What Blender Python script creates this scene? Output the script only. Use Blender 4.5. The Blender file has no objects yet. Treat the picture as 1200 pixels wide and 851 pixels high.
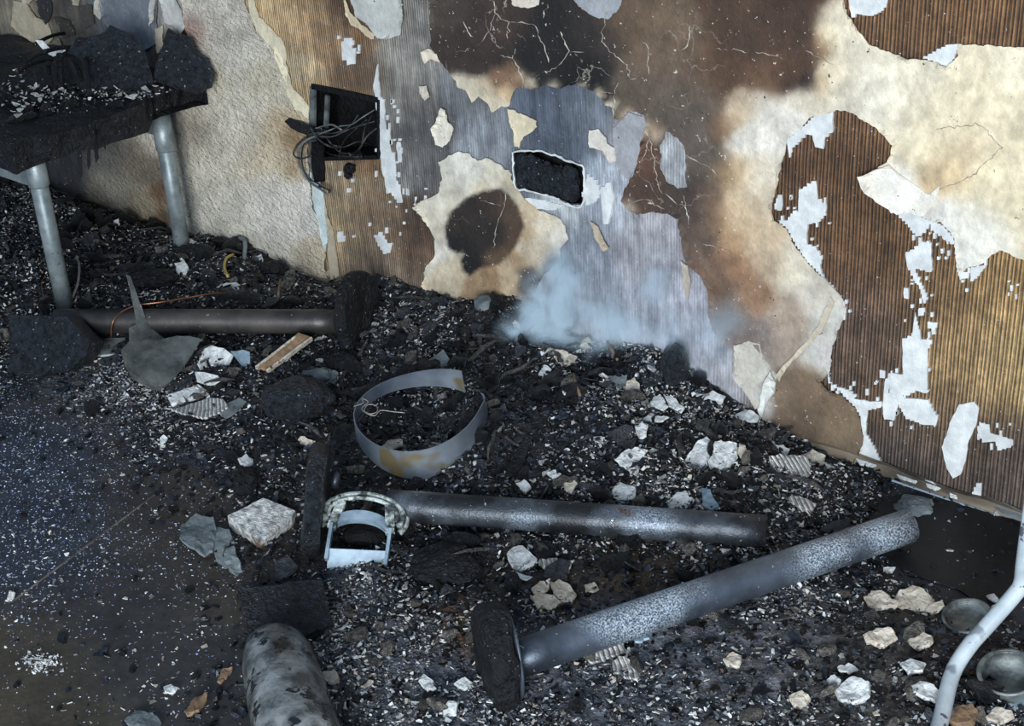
import bpy, bmesh, math, random
import numpy as np
from mathutils import Vector, Matrix
from mathutils.geometry import delaunay_2d_cdt

random.seed(7); RNG = np.random.default_rng(7)
SC = bpy.context.scene
COL = SC.collection

# ------------------------------------------------------------------ camera
FPX, CX, CY = 1690.0, 600.0, 425.5            # focal length in pixels of the 1200 px frame
_d = np.array([200., 3300., FPX]); _d /= np.linalg.norm(_d)
_w = np.array([-2140., -735., FPX]); _w -= _d * (_d @ _w); _w /= np.linalg.norm(_w)
_Z = -_d; _X = -_w; _Y = np.cross(_Z, _X)
ROT = np.array([_X, _Y, _Z])                   # camera (right, down, forward) -> world
CAM = np.array([2.0, -2.232, 1.5])
cd = bpy.data.cameras.new('camera'); cam = bpy.data.objects.new('camera', cd); COL.objects.link(cam)
cd.sensor_fit = 'HORIZONTAL'; cd.sensor_width = 36.0; cd.lens = 36.0 * FPX / 1200.0; cd.clip_start = 0.05
_r, _u, _b = ROT @ np.array([1, 0, 0]), ROT @ np.array([0, -1, 0]), ROT @ np.array([0, 0, -1])
cam.matrix_world = Matrix(((_r[0], _u[0], _b[0], CAM[0]), (_r[1], _u[1], _b[1], CAM[1]), (_r[2], _u[2], _b[2], CAM[2]), (0, 0, 0, 1)))
SC.camera = cam

# ------------------------------------------------------------------ world, light, exposure
wd = bpy.data.worlds.new('daylight'); SC.world = wd; wd.use_nodes = True
bg = wd.node_tree.nodes['Background']; bg.inputs[0].default_value = (0.50, 0.72, 1.0, 1); bg.inputs[1].default_value = 0.34

def area(name, loc, target, sx, sy, power, color):
    l = bpy.data.lights.new(name, 'AREA'); l.shape = 'RECTANGLE'; l.size = sx; l.size_y = sy; l.energy = power; l.color = color
    o = bpy.data.objects.new(name, l); COL.objects.link(o); o.location = loc
    o.rotation_euler = (Vector(target) - Vector(loc)).to_track_quat('-Z', 'Y').to_euler()
    return o
area('window_daylight', (3.3, -4.9, 1.45), (0.2, 0, 0.35), 2.2, 2.3, 350, (0.88, 0.95, 1.0))
SC.view_settings.view_transform = 'Standard'; SC.view_settings.look = 'None'
SC.view_settings.gamma = 1.0; SC.view_settings.use_curve_mapping = False; SC.view_settings.exposure = 0.35

# ------------------------------------------------------------------ projection helpers
def rays(px, py):
    p = np.stack([np.asarray(px, float) - CX, np.asarray(py, float) - CY, np.full(np.shape(px), FPX)], -1)
    v = p @ ROT.T
    return v / np.linalg.norm(v, axis=-1, keepdims=True)
def proj(P):
    c = (np.asarray(P, float) - CAM) @ ROT
    return np.stack([CX + FPX * c[..., 0] / c[..., 2], CY + FPX * c[..., 1] / c[..., 2]], -1)
def P3(px, py, z=0.0):
    r = rays(px, py); return CAM + r * ((z - CAM[2]) / r[2])
def W3(px, py, y=0.0):
    r = rays(px, py); r = np.atleast_2d(r); t = (y - CAM[1]) / r[:, 1]
    q = CAM + r * t[:, None]
    return q if np.ndim(px) else q[0]
def plane_hit(px, py, c, n):
    r = rays(np.asarray(px, float), np.asarray(py, float)); t = ((np.asarray(c) - CAM) @ n) / (r @ n)
    return CAM + r * t[..., None]
def pxm(p):                                    # metres that one pixel spans at a point
    return np.linalg.norm(np.asarray(p) - CAM) / FPX

# ------------------------------------------------------------------ noise
def vnoise(P, seed=0):
    P = np.asarray(P, float); I = np.floor(P).astype(np.int64); F = P - I; F = F * F * (3 - 2 * F)
    def h(i, j, k):
        n = (i * 374761393 + j * 668265263 + k * 2147483647 + seed * 974634) & 0xffffffff
        n = ((n ^ (n >> 13)) * 1274126177) & 0xffffffff
        n = ((n ^ (n >> 16)) * 2246822519) & 0xffffffff
        return ((n ^ (n >> 15)) & 0xffff) / 65535.0
    i, j, k = I[..., 0], I[..., 1], I[..., 2]; fx, fy, fz = F[..., 0], F[..., 1], F[..., 2]
    def lerp(a, b, t): return a + (b - a) * t
    return lerp(lerp(lerp(h(i, j, k), h(i+1, j, k), fx), lerp(h(i, j+1, k), h(i+1, j+1, k), fx), fy),
                lerp(lerp(h(i, j, k+1), h(i+1, j, k+1), fx), lerp(h(i, j+1, k+1), h(i+1, j+1, k+1), fx), fy), fz) * 2 - 1
def fbm(P, octs=4, seed=0):
    a = 0; s = 1.0; P = np.asarray(P, float)
    for o in range(octs): a = a + s * vnoise(P * 2.0**o + o * 17.3, seed + o); s *= .5
    return a
def fbm2(x, y, f, octs=4, seed=0):
    return fbm(np.stack([x * f, y * f, np.zeros_like(x) + seed * 3.7], -1), octs, seed)
def lin(c):
    c = np.asarray(c, float) / 255.0
    return np.where(c <= .04045, c / 12.92, ((c + .055) / 1.055) ** 2.4)
def wob(Q, a=5.):
    z = np.zeros(len(Q)); n = lambda f, k: fbm(np.stack([Q[:, 0] * f, Q[:, 1] * f, z + k], -1), 4, 61)
    return Q + a * np.stack([n(.035, 1.5), n(.035, 8.5)], -1)
def wallcol(ctrl, Q, soots=()):
    c = lin(rbf(ctrl, wob(Q))); z = np.zeros(len(Q)); Qw = wob(Q, 2.2)
    for poly, w, col in soots:
        P = np.array(poly, float); d = np.full(len(Q), 1e9)
        for a, b in zip(P, np.roll(P, -1, 0)):
            t = np.clip(((Qw - a) @ (b - a)) / ((b - a) @ (b - a)), 0, 1); d = np.minimum(d, np.linalg.norm(Qw - a - t[:, None] * (b - a), axis=1))
        d = np.where(inside(Qw, poly), d, -d); m = np.clip(d / w + .5, 0, 1); m = m * m * (3 - 2 * m)
        inn = lin(rbf(col, Qw)); c = c * (1 - m[:, None]) + inn * m[:, None]
    m1 = fbm(np.stack([Q[:, 0] * .05, Q[:, 1] * .05, z], -1), 4, 5); m2 = fbm(np.stack([Q[:, 0] * .16, Q[:, 1] * .12, z + 3], -1), 3, 9)
    return .87 * c * np.clip(1 + .14 * m1 + .13 * m2, .5, 1.5)[:, None]
def rbf(ctrl, Q):                              # ctrl rows: x, y, radius, values...
    C = np.array(ctrl, float); out = np.zeros((len(Q), C.shape[1] - 3)); ws = np.zeros(len(Q))
    for row in C:
        d2 = (Q[:, 0] - row[0])**2 + (Q[:, 1] - row[1])**2
        w = np.exp(-d2 / (1.5 * row[2]**2)) + 3e-5 * (100. / (100. + d2))
        out += w[:, None] * row[3:]; ws += w
    return out / ws[:, None]

# ------------------------------------------------------------------ object helpers
def tag(o, label=None, cat=None, group=None, kind=None):
    if label: o['label'] = label
    if cat: o['category'] = cat
    if group: o['group'] = group
    if kind: o['kind'] = kind
    return o
def empty(name, loc, label, cat, group=None):
    o = bpy.data.objects.new(name, None); COL.objects.link(o); o.location = loc; o.empty_display_size = .05
    bpy.context.view_layer.update()
    return tag(o, label, cat, group)
def mk(name, V, F, mat, parent=None, origin=None, smooth=False, attrs=None):
    V = np.asarray(V, float)
    if parent is not None: base = np.array(parent_world(parent))
    elif origin is not None: base = np.asarray(origin, float)
    else: base = np.zeros(3)
    me = bpy.data.meshes.new(name)
    me.from_pydata((V - base).tolist(), [], [list(map(int, f)) for f in F]); me.update()
    if smooth: me.shade_smooth()
    if attrs:
        for k, a in attrs.items():
            a = np.asarray(a, np.float32)
            if a.ndim == 2:
                at = me.attributes.new(k, 'FLOAT_COLOR', 'POINT')
                at.data.foreach_set('color', np.concatenate([a, np.ones((len(a), 1), np.float32)], 1).ravel())
            else:
                at = me.attributes.new(k, 'FLOAT', 'POINT'); at.data.foreach_set('value', a.ravel())
    if mat: me.materials.append(mat)
    o = bpy.data.objects.new(name, me); COL.objects.link(o)
    if parent is not None: o.parent = parent
    else: o.location = base
    return o
def parent_world(p):
    loc = np.zeros(3)
    while p is not None:
        loc = loc + np.array(p.location); p = p.parent
    return loc

# ------------------------------------------------------------------ materials
def pbr(name, c1, c2, scale=20., rough=.6, metal=0., bump=.3, bscale=None, bdist=.004, speck=None, spk2=None, attr=None,
        rand=0., spec=.5, stripes=None, wood=None, contrast=(.35, .65), cracks=None, detail=6., stretch=None, rough2=None, trans=0., alpha=1., dust=None, grain=None):
    m = bpy.data.materials.new(name); m.use_nodes = True; nt = m.node_tree; N = nt.nodes; L = nt.links
    bs = N['Principled BSDF']; tc = N.new('ShaderNodeTexCoord')
    co = tc.outputs['Object']
    if stretch:
        mp = N.new('ShaderNodeMapping'); mp.inputs['Scale'].default_value = stretch; L.new(co, mp.inputs[0]); cs = mp.outputs[0]
    else: cs = co
    def noise(sc, vec=None, det=detail, r=.6):
        n = N.new('ShaderNodeTexNoise'); n.inputs['Scale'].default_value = sc; n.inputs['Detail'].default_value = det; n.inputs['Roughness'].default_value = r
        L.new(vec or cs, n.inputs['Vector']); return n.outputs['Fac']
    def ramp(fac, a, b, lo=0., hi=1.):
        r = N.new('ShaderNodeMapRange'); r.inputs[1].default_value = a; r.inputs[2].default_value = b; r.inputs[3].default_value = lo; r.inputs[4].default_value = hi
        L.new(fac, r.inputs[0]); return r.outputs[0]
    def mix(fac, a, b, mode='MIX'):
        x = N.new('ShaderNodeMix'); x.data_type = 'RGBA'; x.blend_type = mode
        for s, v in ((x.inputs[0], fac), (x.inputs[6], a), (x.inputs[7], b)):
            if isinstance(v, (tuple, list, np.ndarray)): s.default_value = (*v[:3], 1)
            elif isinstance(v, (float, int)): s.default_value = v
            else: L.new(v, s)
        return x.outputs[2]
    def math_(op, a, b):
        x = N.new('ShaderNodeMath'); x.operation = op
        for s, v in ((x.inputs[0], a), (x.inputs[1], b)):
            if isinstance(v, (float, int)): s.default_value = v
            else: L.new(v, s)
        return x.outputs[0]
    n1 = noise(scale)
    f = ramp(n1, *contrast)
    if attr:
        at = N.new('ShaderNodeAttribute'); at.attribute_name = attr
        lo = mix(1., at.outputs['Color'], c1, 'MULTIPLY'); hi = mix(1., at.outputs['Color'], c2, 'MULTIPLY')
        col = mix(f, lo, hi)
    else: col = mix(f, c1, c2)
    height = noise(bscale or scale * 3)
    if grain:                                    # (scale, amount, vertical stretch)
        gm = N.new('ShaderNodeMapping'); gm.inputs['Scale'].default_value = (1, 1, grain[2]); L.new(co, gm.inputs[0])
        gv = N.new('ShaderNodeVectorMath'); gv.operation = 'SCALE'; L.new(col, gv.inputs[0]); L.new(ramp(noise(grain[0], gm.outputs[0], 6., .75), .33, .67, 1 - grain[1], 1 + grain[1]), gv.inputs[3]); col = gv.outputs[0]
    if rand:
        oi = N.new('ShaderNodeObjectInfo'); rr = ramp(oi.outputs['Random'], 0, 1, 1 - rand, 1 + rand)
        v = N.new('ShaderNodeVectorMath'); v.operation = 'SCALE'; L.new(col, v.inputs[0]); L.new(rr, v.inputs[3]); col = v.outputs[0]
    if stripes:                                  # (period m, dark mult, light mult, attribute)
        sx = N.new('ShaderNodeSeparateXYZ'); L.new(co, sx.inputs[0])
        wob = noise(9., det=2.); wob2 = noise(60., det=3.)
        x = math_('ADD', math_('MULTIPLY', sx.outputs[0], 2 * math.pi / stripes[0]), math_('MULTIPLY', wob, 2.2))
        s = math_('SINE', x, 0.); s2 = math_('SINE', math_('ADD', math_('MULTIPLY', x, 1.618), 1.3), 0.)
        s = math_('ADD', math_('MULTIPLY', s, .72), math_('MULTIPLY', s2, .28))
        s = math_('ADD', s, math_('MULTIPLY', math_('SUBTRACT', wob2, .5), 1.6))
        sa = N.new('ShaderNodeAttribute'); sa.attribute_name = stripes[3]
        k = math_('MULTIPLY', ramp(s, -.1, .95), sa.outputs['Fac']); k2 = math_('MULTIPLY', ramp(s, .1, -.9), sa.outputs['Fac'])
        col = mix(k, col, mix(1., col, stripes[2], 'MULTIPLY')); col = mix(k2, col, mix(1., col, stripes[1], 'MULTIPLY'))
        height = math_('ADD', math_('MULTIPLY', height, .5), math_('MULTIPLY', math_('MULTIPLY', s, .5), sa.outputs['Fac']))
    if wood:                                     # fine print lines along local axis
        wv = N.new('ShaderNodeTexWave'); wv.inputs['Scale'].default_value = wood[0]; wv.inputs['Distortion'].default_value = wood[2]; wv.inputs['Detail'].default_value = 2.
        wv.bands_direction = wood[3]; L.new(co, wv.inputs['Vector']); col = mix(ramp(wv.outputs['Fac'], .3, .7), col, wood[1])
        height = math_('ADD', height, wv.outputs['Fac'])
    if cracks:                                   # (scale, colour, width, attribute)
        nd = N.new('ShaderNodeTexNoise'); nd.inputs['Scale'].default_value = cracks[0] * 1.5; nd.inputs['Detail'].default_value = 4.; L.new(co, nd.inputs['Vector'])
        dv = mix(.16, co, nd.outputs['Color'])
        vo = N.new('ShaderNodeTexVoronoi'); vo.feature = 'DISTANCE_TO_EDGE'; vo.inputs['Scale'].default_value = cracks[0]; L.new(dv, vo.inputs['Vector'])
        br = noise(cracks[0] * .7, co, 2.)
        ck = math_('MULTIPLY', ramp(vo.outputs['Distance'], cracks[2], 0.), ramp(br, .5, .56))
        ca = N.new('ShaderNodeAttribute'); ca.attribute_name = cracks[3]; ck = math_('MULTIPLY', ck, ca.outputs['Fac'])
        col = mix(ck, col, cracks[1]); height = math_('SUBTRACT', height, math_('MULTIPLY', ck, .8))
    for sp in (speck, spk2):
        if sp:                                   # (colour, scale, threshold)
            sn = noise(sp[1], co, 3., .7)
            col = mix(ramp(sn, sp[2], sp[2] + .04), col, sp[0])
    mt = None
    if dust:                                     # (colour, fine scale, patch scale, patch threshold)
        dm = math_('MULTIPLY', ramp(noise(dust[1], co, 4., .75), .42, .6), ramp(noise(dust[2], co, 2., .5), dust[3], dust[3] + .12))
        col = mix(dm, col, dust[0]); mt = math_('MULTIPLY', math_('SUBTRACT', 1., dm), metal)
    L.new(col, bs.inputs['Base Color'])
    if mt is not None: L.new(mt, bs.inputs['Metallic'])
    bs.inputs['Metallic'].default_value = metal if not dust else bs.inputs['Metallic'].default_value; bs.inputs['Specular IOR Level'].default_value = spec
    if rough2 is not None: L.new(ramp(noise(scale * 1.7), .35, .65, rough, rough2), bs.inputs['Roughness'])
    else: bs.inputs['Roughness'].default_value = rough
    if trans: bs.inputs['Transmission Weight'].default_value = trans
    bs.inputs['Alpha'].default_value = alpha
    if bump:
        b = N.new('ShaderNodeBump'); b.inputs['Strength'].default_value = bump; b.inputs['Distance'].default_value = bdist
        L.new(height, b.inputs['Height']); L.new(b.outputs[0], bs.inputs['Normal'])
    return m

ASHW = (.62, .64, .66)
M = {}
M['wall_base'] = pbr('combed_adhesive', (.72, .72, .72), (1.22, 1.2, 1.16), 14, .85, bump=.7, bscale=120, bdist=.006, attr='col',
                     stripes=(.0072, (.5, .47, .45), (2.05, 1.95, 1.8), 'stripe'), speck=(ASHW, 130, .675), grain=(45, .45, .22))
M['paper'] = pbr('painted_lining_paper', (.86, .85, .84), (1.1, 1.1, 1.1), 16, .75, bump=.55, bscale=95, bdist=.005, attr='col',
                 cracks=(7.5, (.42, .36, .29), .012, 'crack'), speck=((.58, .53, .46), 95, .672), spk2=((.03, .025, .02), 70, .69), grain=(60, .17, .8))
M['woodchip'] = pbr('woodchip_wallpaper', (.9, .9, .89), (1.06, 1.06, 1.06), 40, .85, bump=1., bscale=80, bdist=.013, detail=2.5, grain=(120, .08, 1.), attr='col', stretch=(.8, 1., 1.5),
                    spk2=((.03, .025, .02), 40, .765))
M['plaster'] = pbr('white_plaster', (.5, .51, .51), (.72, .73, .715), 30, .85, bump=.5, bscale=120, stripes=None)
M['char'] = pbr('charred_wood', (.003, .003, .004), (.013, .014, .017), 40, .5, bump=1., bscale=90, bdist=.014, speck=((.4, .42, .45), 120, .672), spec=.28)
M['char_fine'] = pbr('charred_board', (.0025, .003, .004), (.022, .028, .038), 75, .42, bump=1., bscale=130, bdist=.016, speck=((.42, .45, .5), 110, .668), spec=.45)  # lighter bluish tone paints highlight flecks into the char colour
M['soot'] = pbr('black_soot', (.003, .003, .0035), (.008, .008, .009), 30, .6, bump=.8, bscale=80, bdist=.01, spec=.2)
M['steel'] = pbr('blued_steel', (.035, .042, .055), (.16, .19, .24), 7, .3, .7, bump=.3, bscale=160, bdist=.002, rough2=.5, speck=((.6, .64, .68), 80, .672), contrast=(.35, .7), dust=((.5, .58, .66), 330, 4.5, .53))
M['steel_ash'] = pbr('ash_dusted_steel', (.03, .032, .036), (.15, .17, .2), 9, .33, .6, bump=.4, bscale=220, bdist=.003, rough2=.5, speck=((.6, .64, .68), 90, .672), spk2=((.09, .05, .03), 9, .6), contrast=(.4, .65), dust=((.42, .5, .6), 330, 5., .48))
M['rust'] = pbr('scorched_brown_steel', (.03, .029, .03), (.13, .11, .1), 6, .4, .55, bump=.25, bscale=120, bdist=.002, speck=(ASHW, 90, .69), rough2=.6, stretch=(1, 1, 1))
M['leg_metal'] = pbr('dull_grey_tube', (.14, .17, .18), (.30, .34, .345), 22, .45, .35, bump=.3, bscale=140, bdist=.002, speck=((.03, .028, .025), 110, .66))
M['rail_metal'] = pbr('sooty_rail', (.1, .12, .12), (.2, .22, .22), 16, .55, .3, bump=.2)
M['hoop'] = pbr('painted_reflection_band', (.24, .3, .4), (.55, .62, .7), 7, .28, .8, bump=.15, bscale=90, bdist=.002, rough2=.45, speck=((.45, .36, .2), 5, .6))  # gold blotches paint warm reflections into the band colour
M['cast'] = pbr('limed_cast_collar', (.06, .07, .07), (.6, .66, .63), 38, .5, .2, bump=1., bscale=90, bdist=.008, contrast=(.42, .56), spk2=((.02, .02, .02), 24, .6))
M['bluezinc'] = pbr('bluish_zinc_plate', (.10, .15, .2), (.34, .44, .52), 20, .5, .15, bump=.2, bscale=70, bdist=.003)
M['white_tube'] = pbr('white_enamel_tube', (.3, .35, .38), (.52, .57, .6), 12, .35, 0., bump=.1, bscale=120, bdist=.002, speck=((.09, .1, .12), 30, .64), spk2=((.2, .22, .25), 9, .62))
M['baseboard'] = pbr('scorched_baseboard', (.05, .04, .03), (.34, .27, .19), 16, .75, bump=.4, bscale=80, stretch=(.3, 1, 1))
M['dry_white'] = pbr('white_fragment', (.42, .43, .43), (.86, .87, .85), 45, .85, bump=.9, bscale=110, bdist=.006, speck=((.06, .06, .065), 60, .62), spk2=((.25, .24, .23), 25, .6))
M['dry_cream'] = pbr('cream_fragment', (.36, .29, .22), (.74, .68, .58), 40, .85, bump=.9, bscale=110, bdist=.006, speck=((.05, .04, .04), 55, .62), spk2=((.2, .13, .08), 22, .6))
M['ribbed'] = pbr('ribbed_fragment', (.5, .48, .45), (.84, .82, .78), 40, .85, bump=.9, bscale=90, bdist=.006, wood=(52., (.36, .34, .32), 1., 'DIAGONAL'))
M['brown'] = pbr('scorched_wood', (.1, .06, .035), (.32, .2, .11), 30, .75, bump=.6, bscale=100, stretch=(1, 1, 1))
M['grey_sheet'] = pbr('grey_ash_sheet', (.075, .09, .095), (.19, .215, .22), 22, .6, bump=.5, bscale=80, bdist=.004, speck=((.5, .52, .52), 110, .72))
M['copper'] = pbr('bare_copper', (.2, .08, .04), (.5, .22, .12), 30, .4, .8, bump=0)
M['black_wire'] = pbr('burnt_wire', (.006, .006, .007), (.04, .039, .038), 60, .5, bump=.4, bscale=200)
M['grey_wire'] = pbr('bare_wire', (.2, .18, .16), (.4, .37, .34), 60, .45, .4, bump=0)
M['block'] = pbr('gritty_block', (.22, .21, .2), (.72, .72, .7), 70, .85, bump=1., bscale=120, bdist=.008, spk2=((.13, .075, .04), 11, .58))
M['can'] = pbr('burnt_tin', (.05, .055, .055), (.26, .29, .28), 26, .45, .55, bump=.4, bscale=90, bdist=.004, rough2=.65)
M['dark_mat'] = pbr('scorched_mat', (.004, .0045, .0055), (.011, .012, .014), 6, .5, spec=.3, bump=.4, bscale=60, speck=(ASHW, 60, .69))

# ------------------------------------------------------------------ the wall: base coat, then each layer of paper and plaster left on it
BASE_C = [(1050,100,60,104,78,56),(1180,330,40,150,122,84),(1180,420,40,176,150,108),(1110,340,40,112,88,62),(1130,430,40,150,124,88),(1000,250,60,98,72,50),
 (1000,400,45,92,74,64),(1120,500,35,98,80,64),(1180,560,40,84,72,66),(1100,20,50,112,84,58),(940,200,40,88,64,46),(1010,460,30,92,74,58),(1060,560,40,76,66,62),
 (330,25,20,198,170,130),(372,30,24,146,120,92),(405,8,14,68,50,40),(425,85,18,104,84,66),(400,215,25,150,132,108),(380,290,20,165,145,112),(345,75,14,190,172,142),(365,110,14,160,138,108),(330,140,20,150,120,80),
 (440,250,22,128,108,88),(482,285,18,90,70,56),(490,250,12,72,58,50),(440,320,30,126,110,94),(400,150,20,90,66,48),(430,190,14,110,84,60),(430,45,12,120,90,62),
 (470,60,22,150,146,140),(475,110,18,120,116,112),(500,150,20,92,90,90),(500,30,14,120,116,112),(550,112,20,112,114,118),(560,160,20,136,140,148),(640,128,25,84,92,106),(660,165,25,78,86,98),
 (690,140,18,112,118,128),(720,170,14,150,150,156),(742,150,14,158,158,162),(790,190,20,166,168,172),(720,215,18,188,194,204),(690,210,14,178,188,200),(640,262,16,112,118,126),(660,240,14,190,194,196),
 (745,280,22,158,156,162),(780,300,22,152,150,158),(800,380,30,160,162,174),(830,440,20,168,168,176),(500,205,16,100,98,98),(475,200,14,140,138,136),(540,210,14,96,95,98),(590,150,14,132,136,144),(705,260,20,150,156,168),(690,300,20,140,146,158),
 (560,0,20,60,56,54),(620,8,18,120,122,126),(690,4,20,140,142,146),
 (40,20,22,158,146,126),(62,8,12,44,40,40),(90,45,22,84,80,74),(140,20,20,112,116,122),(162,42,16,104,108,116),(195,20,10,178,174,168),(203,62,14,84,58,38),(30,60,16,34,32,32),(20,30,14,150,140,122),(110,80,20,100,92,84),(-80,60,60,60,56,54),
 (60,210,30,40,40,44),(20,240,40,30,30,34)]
STR_C = [(1000,250,70,1.),(1100,100,120,1.),(1120,400,130,1.),(1000,420,50,1.),(385,180,70,.62),(480,140,40,.10),(640,140,60,.11),(760,270,60,.13),(820,420,60,.07),(100,40,70,.12),(540,250,40,.2)]
PAPER_C = [(515,20,16,74,64,56),(530,60,14,60,48,42),(560,40,20,56,44,40),(640,60,25,26,23,23),(680,85,18,15,14,14),(590,30,18,66,50,42),(700,40,20,46,39,36),(735,25,18,104,84,66),(780,60,25,112,92,74),
 (760,110,22,94,80,68),(800,110,25,104,90,78),(840,80,20,86,62,46),(880,30,22,74,54,42),(930,20,22,70,50,38),(945,60,12,72,52,40),(915,80,16,84,60,44),(948,96,9,46,34,28),(925,102,8,52,38,30),(898,90,12,104,78,58),(900,104,8,120,94,72),(962,55,8,150,120,90),(972,45,9,215,195,160),(965,95,8,205,180,145),
 (985,90,14,228,210,180),(872,122,10,196,174,148),(895,118,8,215,200,178),(930,118,9,225,212,190),(905,135,14,228,220,206),(848,150,10,142,110,82),(862,140,8,190,165,135),(878,165,14,228,220,206),(868,200,12,205,178,142),(848,200,9,150,120,88),(832,190,14,98,86,76),(892,205,12,220,206,184),
 (815,150,18,98,86,78),(790,130,20,84,74,66),(805,240,16,72,60,54),(760,232,16,82,62,52),(768,185,12,88,62,50),(815,275,16,92,76,66),(842,260,12,150,120,92),(830,235,9,110,88,72),(870,255,14,205,178,144),(890,235,12,208,188,160),(905,225,8,205,190,168),
 (840,325,16,112,88,72),(868,310,12,150,114,86),(885,345,12,150,118,92),(862,285,10,176,142,108),(888,290,12,204,180,150),(905,310,10,190,168,142),(930,315,12,212,200,178),(960,345,12,206,196,182),(978,378,12,198,194,184),(925,370,14,176,156,138),
 (855,375,16,122,110,104),(835,400,14,140,132,132),(890,400,16,134,120,112),(925,405,12,158,142,128),(965,415,12,198,194,186),(945,445,10,130,108,86),(952,470,16,118,98,78),(925,455,12,122,104,86),(985,500,16,126,106,84),(1005,520,14,118,100,82),(940,510,20,98,80,66),
 (878,440,14,186,180,170),(875,420,10,176,168,158),(890,470,10,200,198,192),(1050,100,35,226,214,190),(1100,150,30,228,212,180),(1150,130,30,230,214,182),(1180,200,35,230,214,180),(1118,195,18,206,178,138),(1092,218,12,204,178,140),(1058,222,14,228,224,216),(1045,200,10,222,212,195),
 (1100,252,14,220,216,206),(1145,270,20,230,224,210),(1020,110,20,230,222,204),(985,30,14,230,216,190),(1190,80,16,230,216,188),(1130,170,16,206,184,150),(1130,295,10,222,218,208),(1000,100,14,230,218,196),(950,120,10,222,210,186),(935,140,10,222,214,202),
 (540,98,7,216,204,180),(555,106,7,218,204,178),(575,112,8,214,198,170),(597,110,8,200,172,136),(606,92,7,150,116,90),(603,78,6,120,92,70),(590,92,7,140,108,82),(572,98,6,206,186,156),(592,122,6,220,206,182),(625,95,5,212,196,170),(612,86,5,200,180,150),(650,98,5,206,190,166),(685,101,4,200,186,160),(705,110,4,198,180,154),(718,124,4,212,200,178),(640,84,7,40,34,32),(690,92,5,24,22,22),(712,112,4,40,34,32),
 (738,134,5,196,176,150),(756,148,5,230,224,212),(770,150,7,178,150,120),(775,158,5,206,188,164),(740,242,5,196,180,158)]
CRACK_C = [(620,50,70,.75),(760,90,60,.45),(850,60,60,.35),(780,220,40,.5),(900,250,60,.1),(1080,150,120,.03),(950,400,60,.12)]
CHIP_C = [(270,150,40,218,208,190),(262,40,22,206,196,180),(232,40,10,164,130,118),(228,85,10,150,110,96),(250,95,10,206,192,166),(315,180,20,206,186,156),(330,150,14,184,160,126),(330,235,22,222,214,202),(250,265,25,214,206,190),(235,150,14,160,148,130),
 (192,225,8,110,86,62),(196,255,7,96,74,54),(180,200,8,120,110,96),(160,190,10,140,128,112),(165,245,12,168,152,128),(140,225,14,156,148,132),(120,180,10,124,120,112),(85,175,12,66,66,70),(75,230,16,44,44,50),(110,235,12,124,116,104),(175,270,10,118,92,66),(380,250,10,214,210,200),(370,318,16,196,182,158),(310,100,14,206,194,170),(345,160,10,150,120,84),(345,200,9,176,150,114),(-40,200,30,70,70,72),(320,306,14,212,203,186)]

def jag(poly, step, amp, seed, block=False):
    """outline with torn edges (or, for combed plaster, stepped along the comb lines)"""
    out = []; P = np.array(poly, float); n = len(P)
    for i in range(n):
        a, b = P[i], P[(i + 1) % n]; k = max(1, int(np.linalg.norm(b - a) / step)); ts = np.arange(k) / k
        pts = a + (b - a) * ts[:, None]
        if block:
            q = []
            for j, p in enumerate(pts):
                nx = pts[j + 1] if j + 1 < len(pts) else b
                q += [p, np.array([p[0] + (nx[0] - p[0]) * .12, nx[1]])] if abs(nx[1] - p[1]) > 1.2 and abs(nx[0] - p[0]) > 1.2 else [p]
            pts = np.array(q)
        d = np.stack([vnoise(np.stack([pts[:, 0] * f, pts[:, 1] * f, np.full(len(pts), s)], -1), seed) for f, s in ((.23, 1.5), (.23, 7.5))], -1)
        d += .6 * np.stack([vnoise(np.stack([pts[:, 0] * .07, pts[:, 1] * .07, np.full(len(pts), s)], -1), seed) for s in (2.5, 9.5)], -1)
        d += .55 * np.stack([vnoise(np.stack([pts[:, 0] * .61, pts[:, 1] * .61, np.full(len(pts), s)], -1), seed) for s in (4.5, 12.5)], -1)
        pts = pts + d * amp; out += pts.tolist()
    return out
def inside(Q, poly):
    P = np.array(poly); r = np.zeros(len(Q), bool); j = len(P) - 1
    for i in range(len(P)):
        c = ((P[i, 1] > Q[:, 1]) != (P[j, 1] > Q[:, 1])); dy = P[j, 1] - P[i, 1]
        r ^= c & (Q[:, 0] < (P[j, 0] - P[i, 0]) * (Q[:, 1] - P[i, 1]) / (dy if dy else 1e-9) + P[i, 0]); j = i
    return r
def tri(outline, holes, inner):
    pts = [Vector(p) for p in outline]; loops = [list(range(len(outline)))]
    for h in holes:
        s = len(pts); pts += [Vector(p) for p in h]; loops.append(list(range(s, s + len(h))))
    pts += [Vector(p) for p in inner]
    v, e, f, *_ = delaunay_2d_cdt(pts, [], loops, 1, 1e-4)
    V = np.array([tuple(p) for p in v]); F = np.array(f)
    c = V[F].mean(1); keep = inside(c, outline)
    for h in holes: keep &= ~inside(c, h)
    return V, F[keep]
def grid_in(outline, step, marg=0):
    P = np.array(outline); x0, y0 = P.min(0); x1, y1 = P.max(0)
    gx, gy = np.meshgrid(np.arange(x0, x1, step), np.arange(y0, y1, step)); Q = np.stack([gx.ravel(), gy.ravel()], -1)
    Q = Q + RNG.uniform(-.3, .3, Q.shape) * step
    return Q[inside(Q, outline)]
def boundary(F):
    d = {}
    for a, b, c in F:
        for e in ((a, b), (b, c), (c, a)): d[e] = 1
    return [e for e in d if (e[1], e[0]) not in d]

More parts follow.
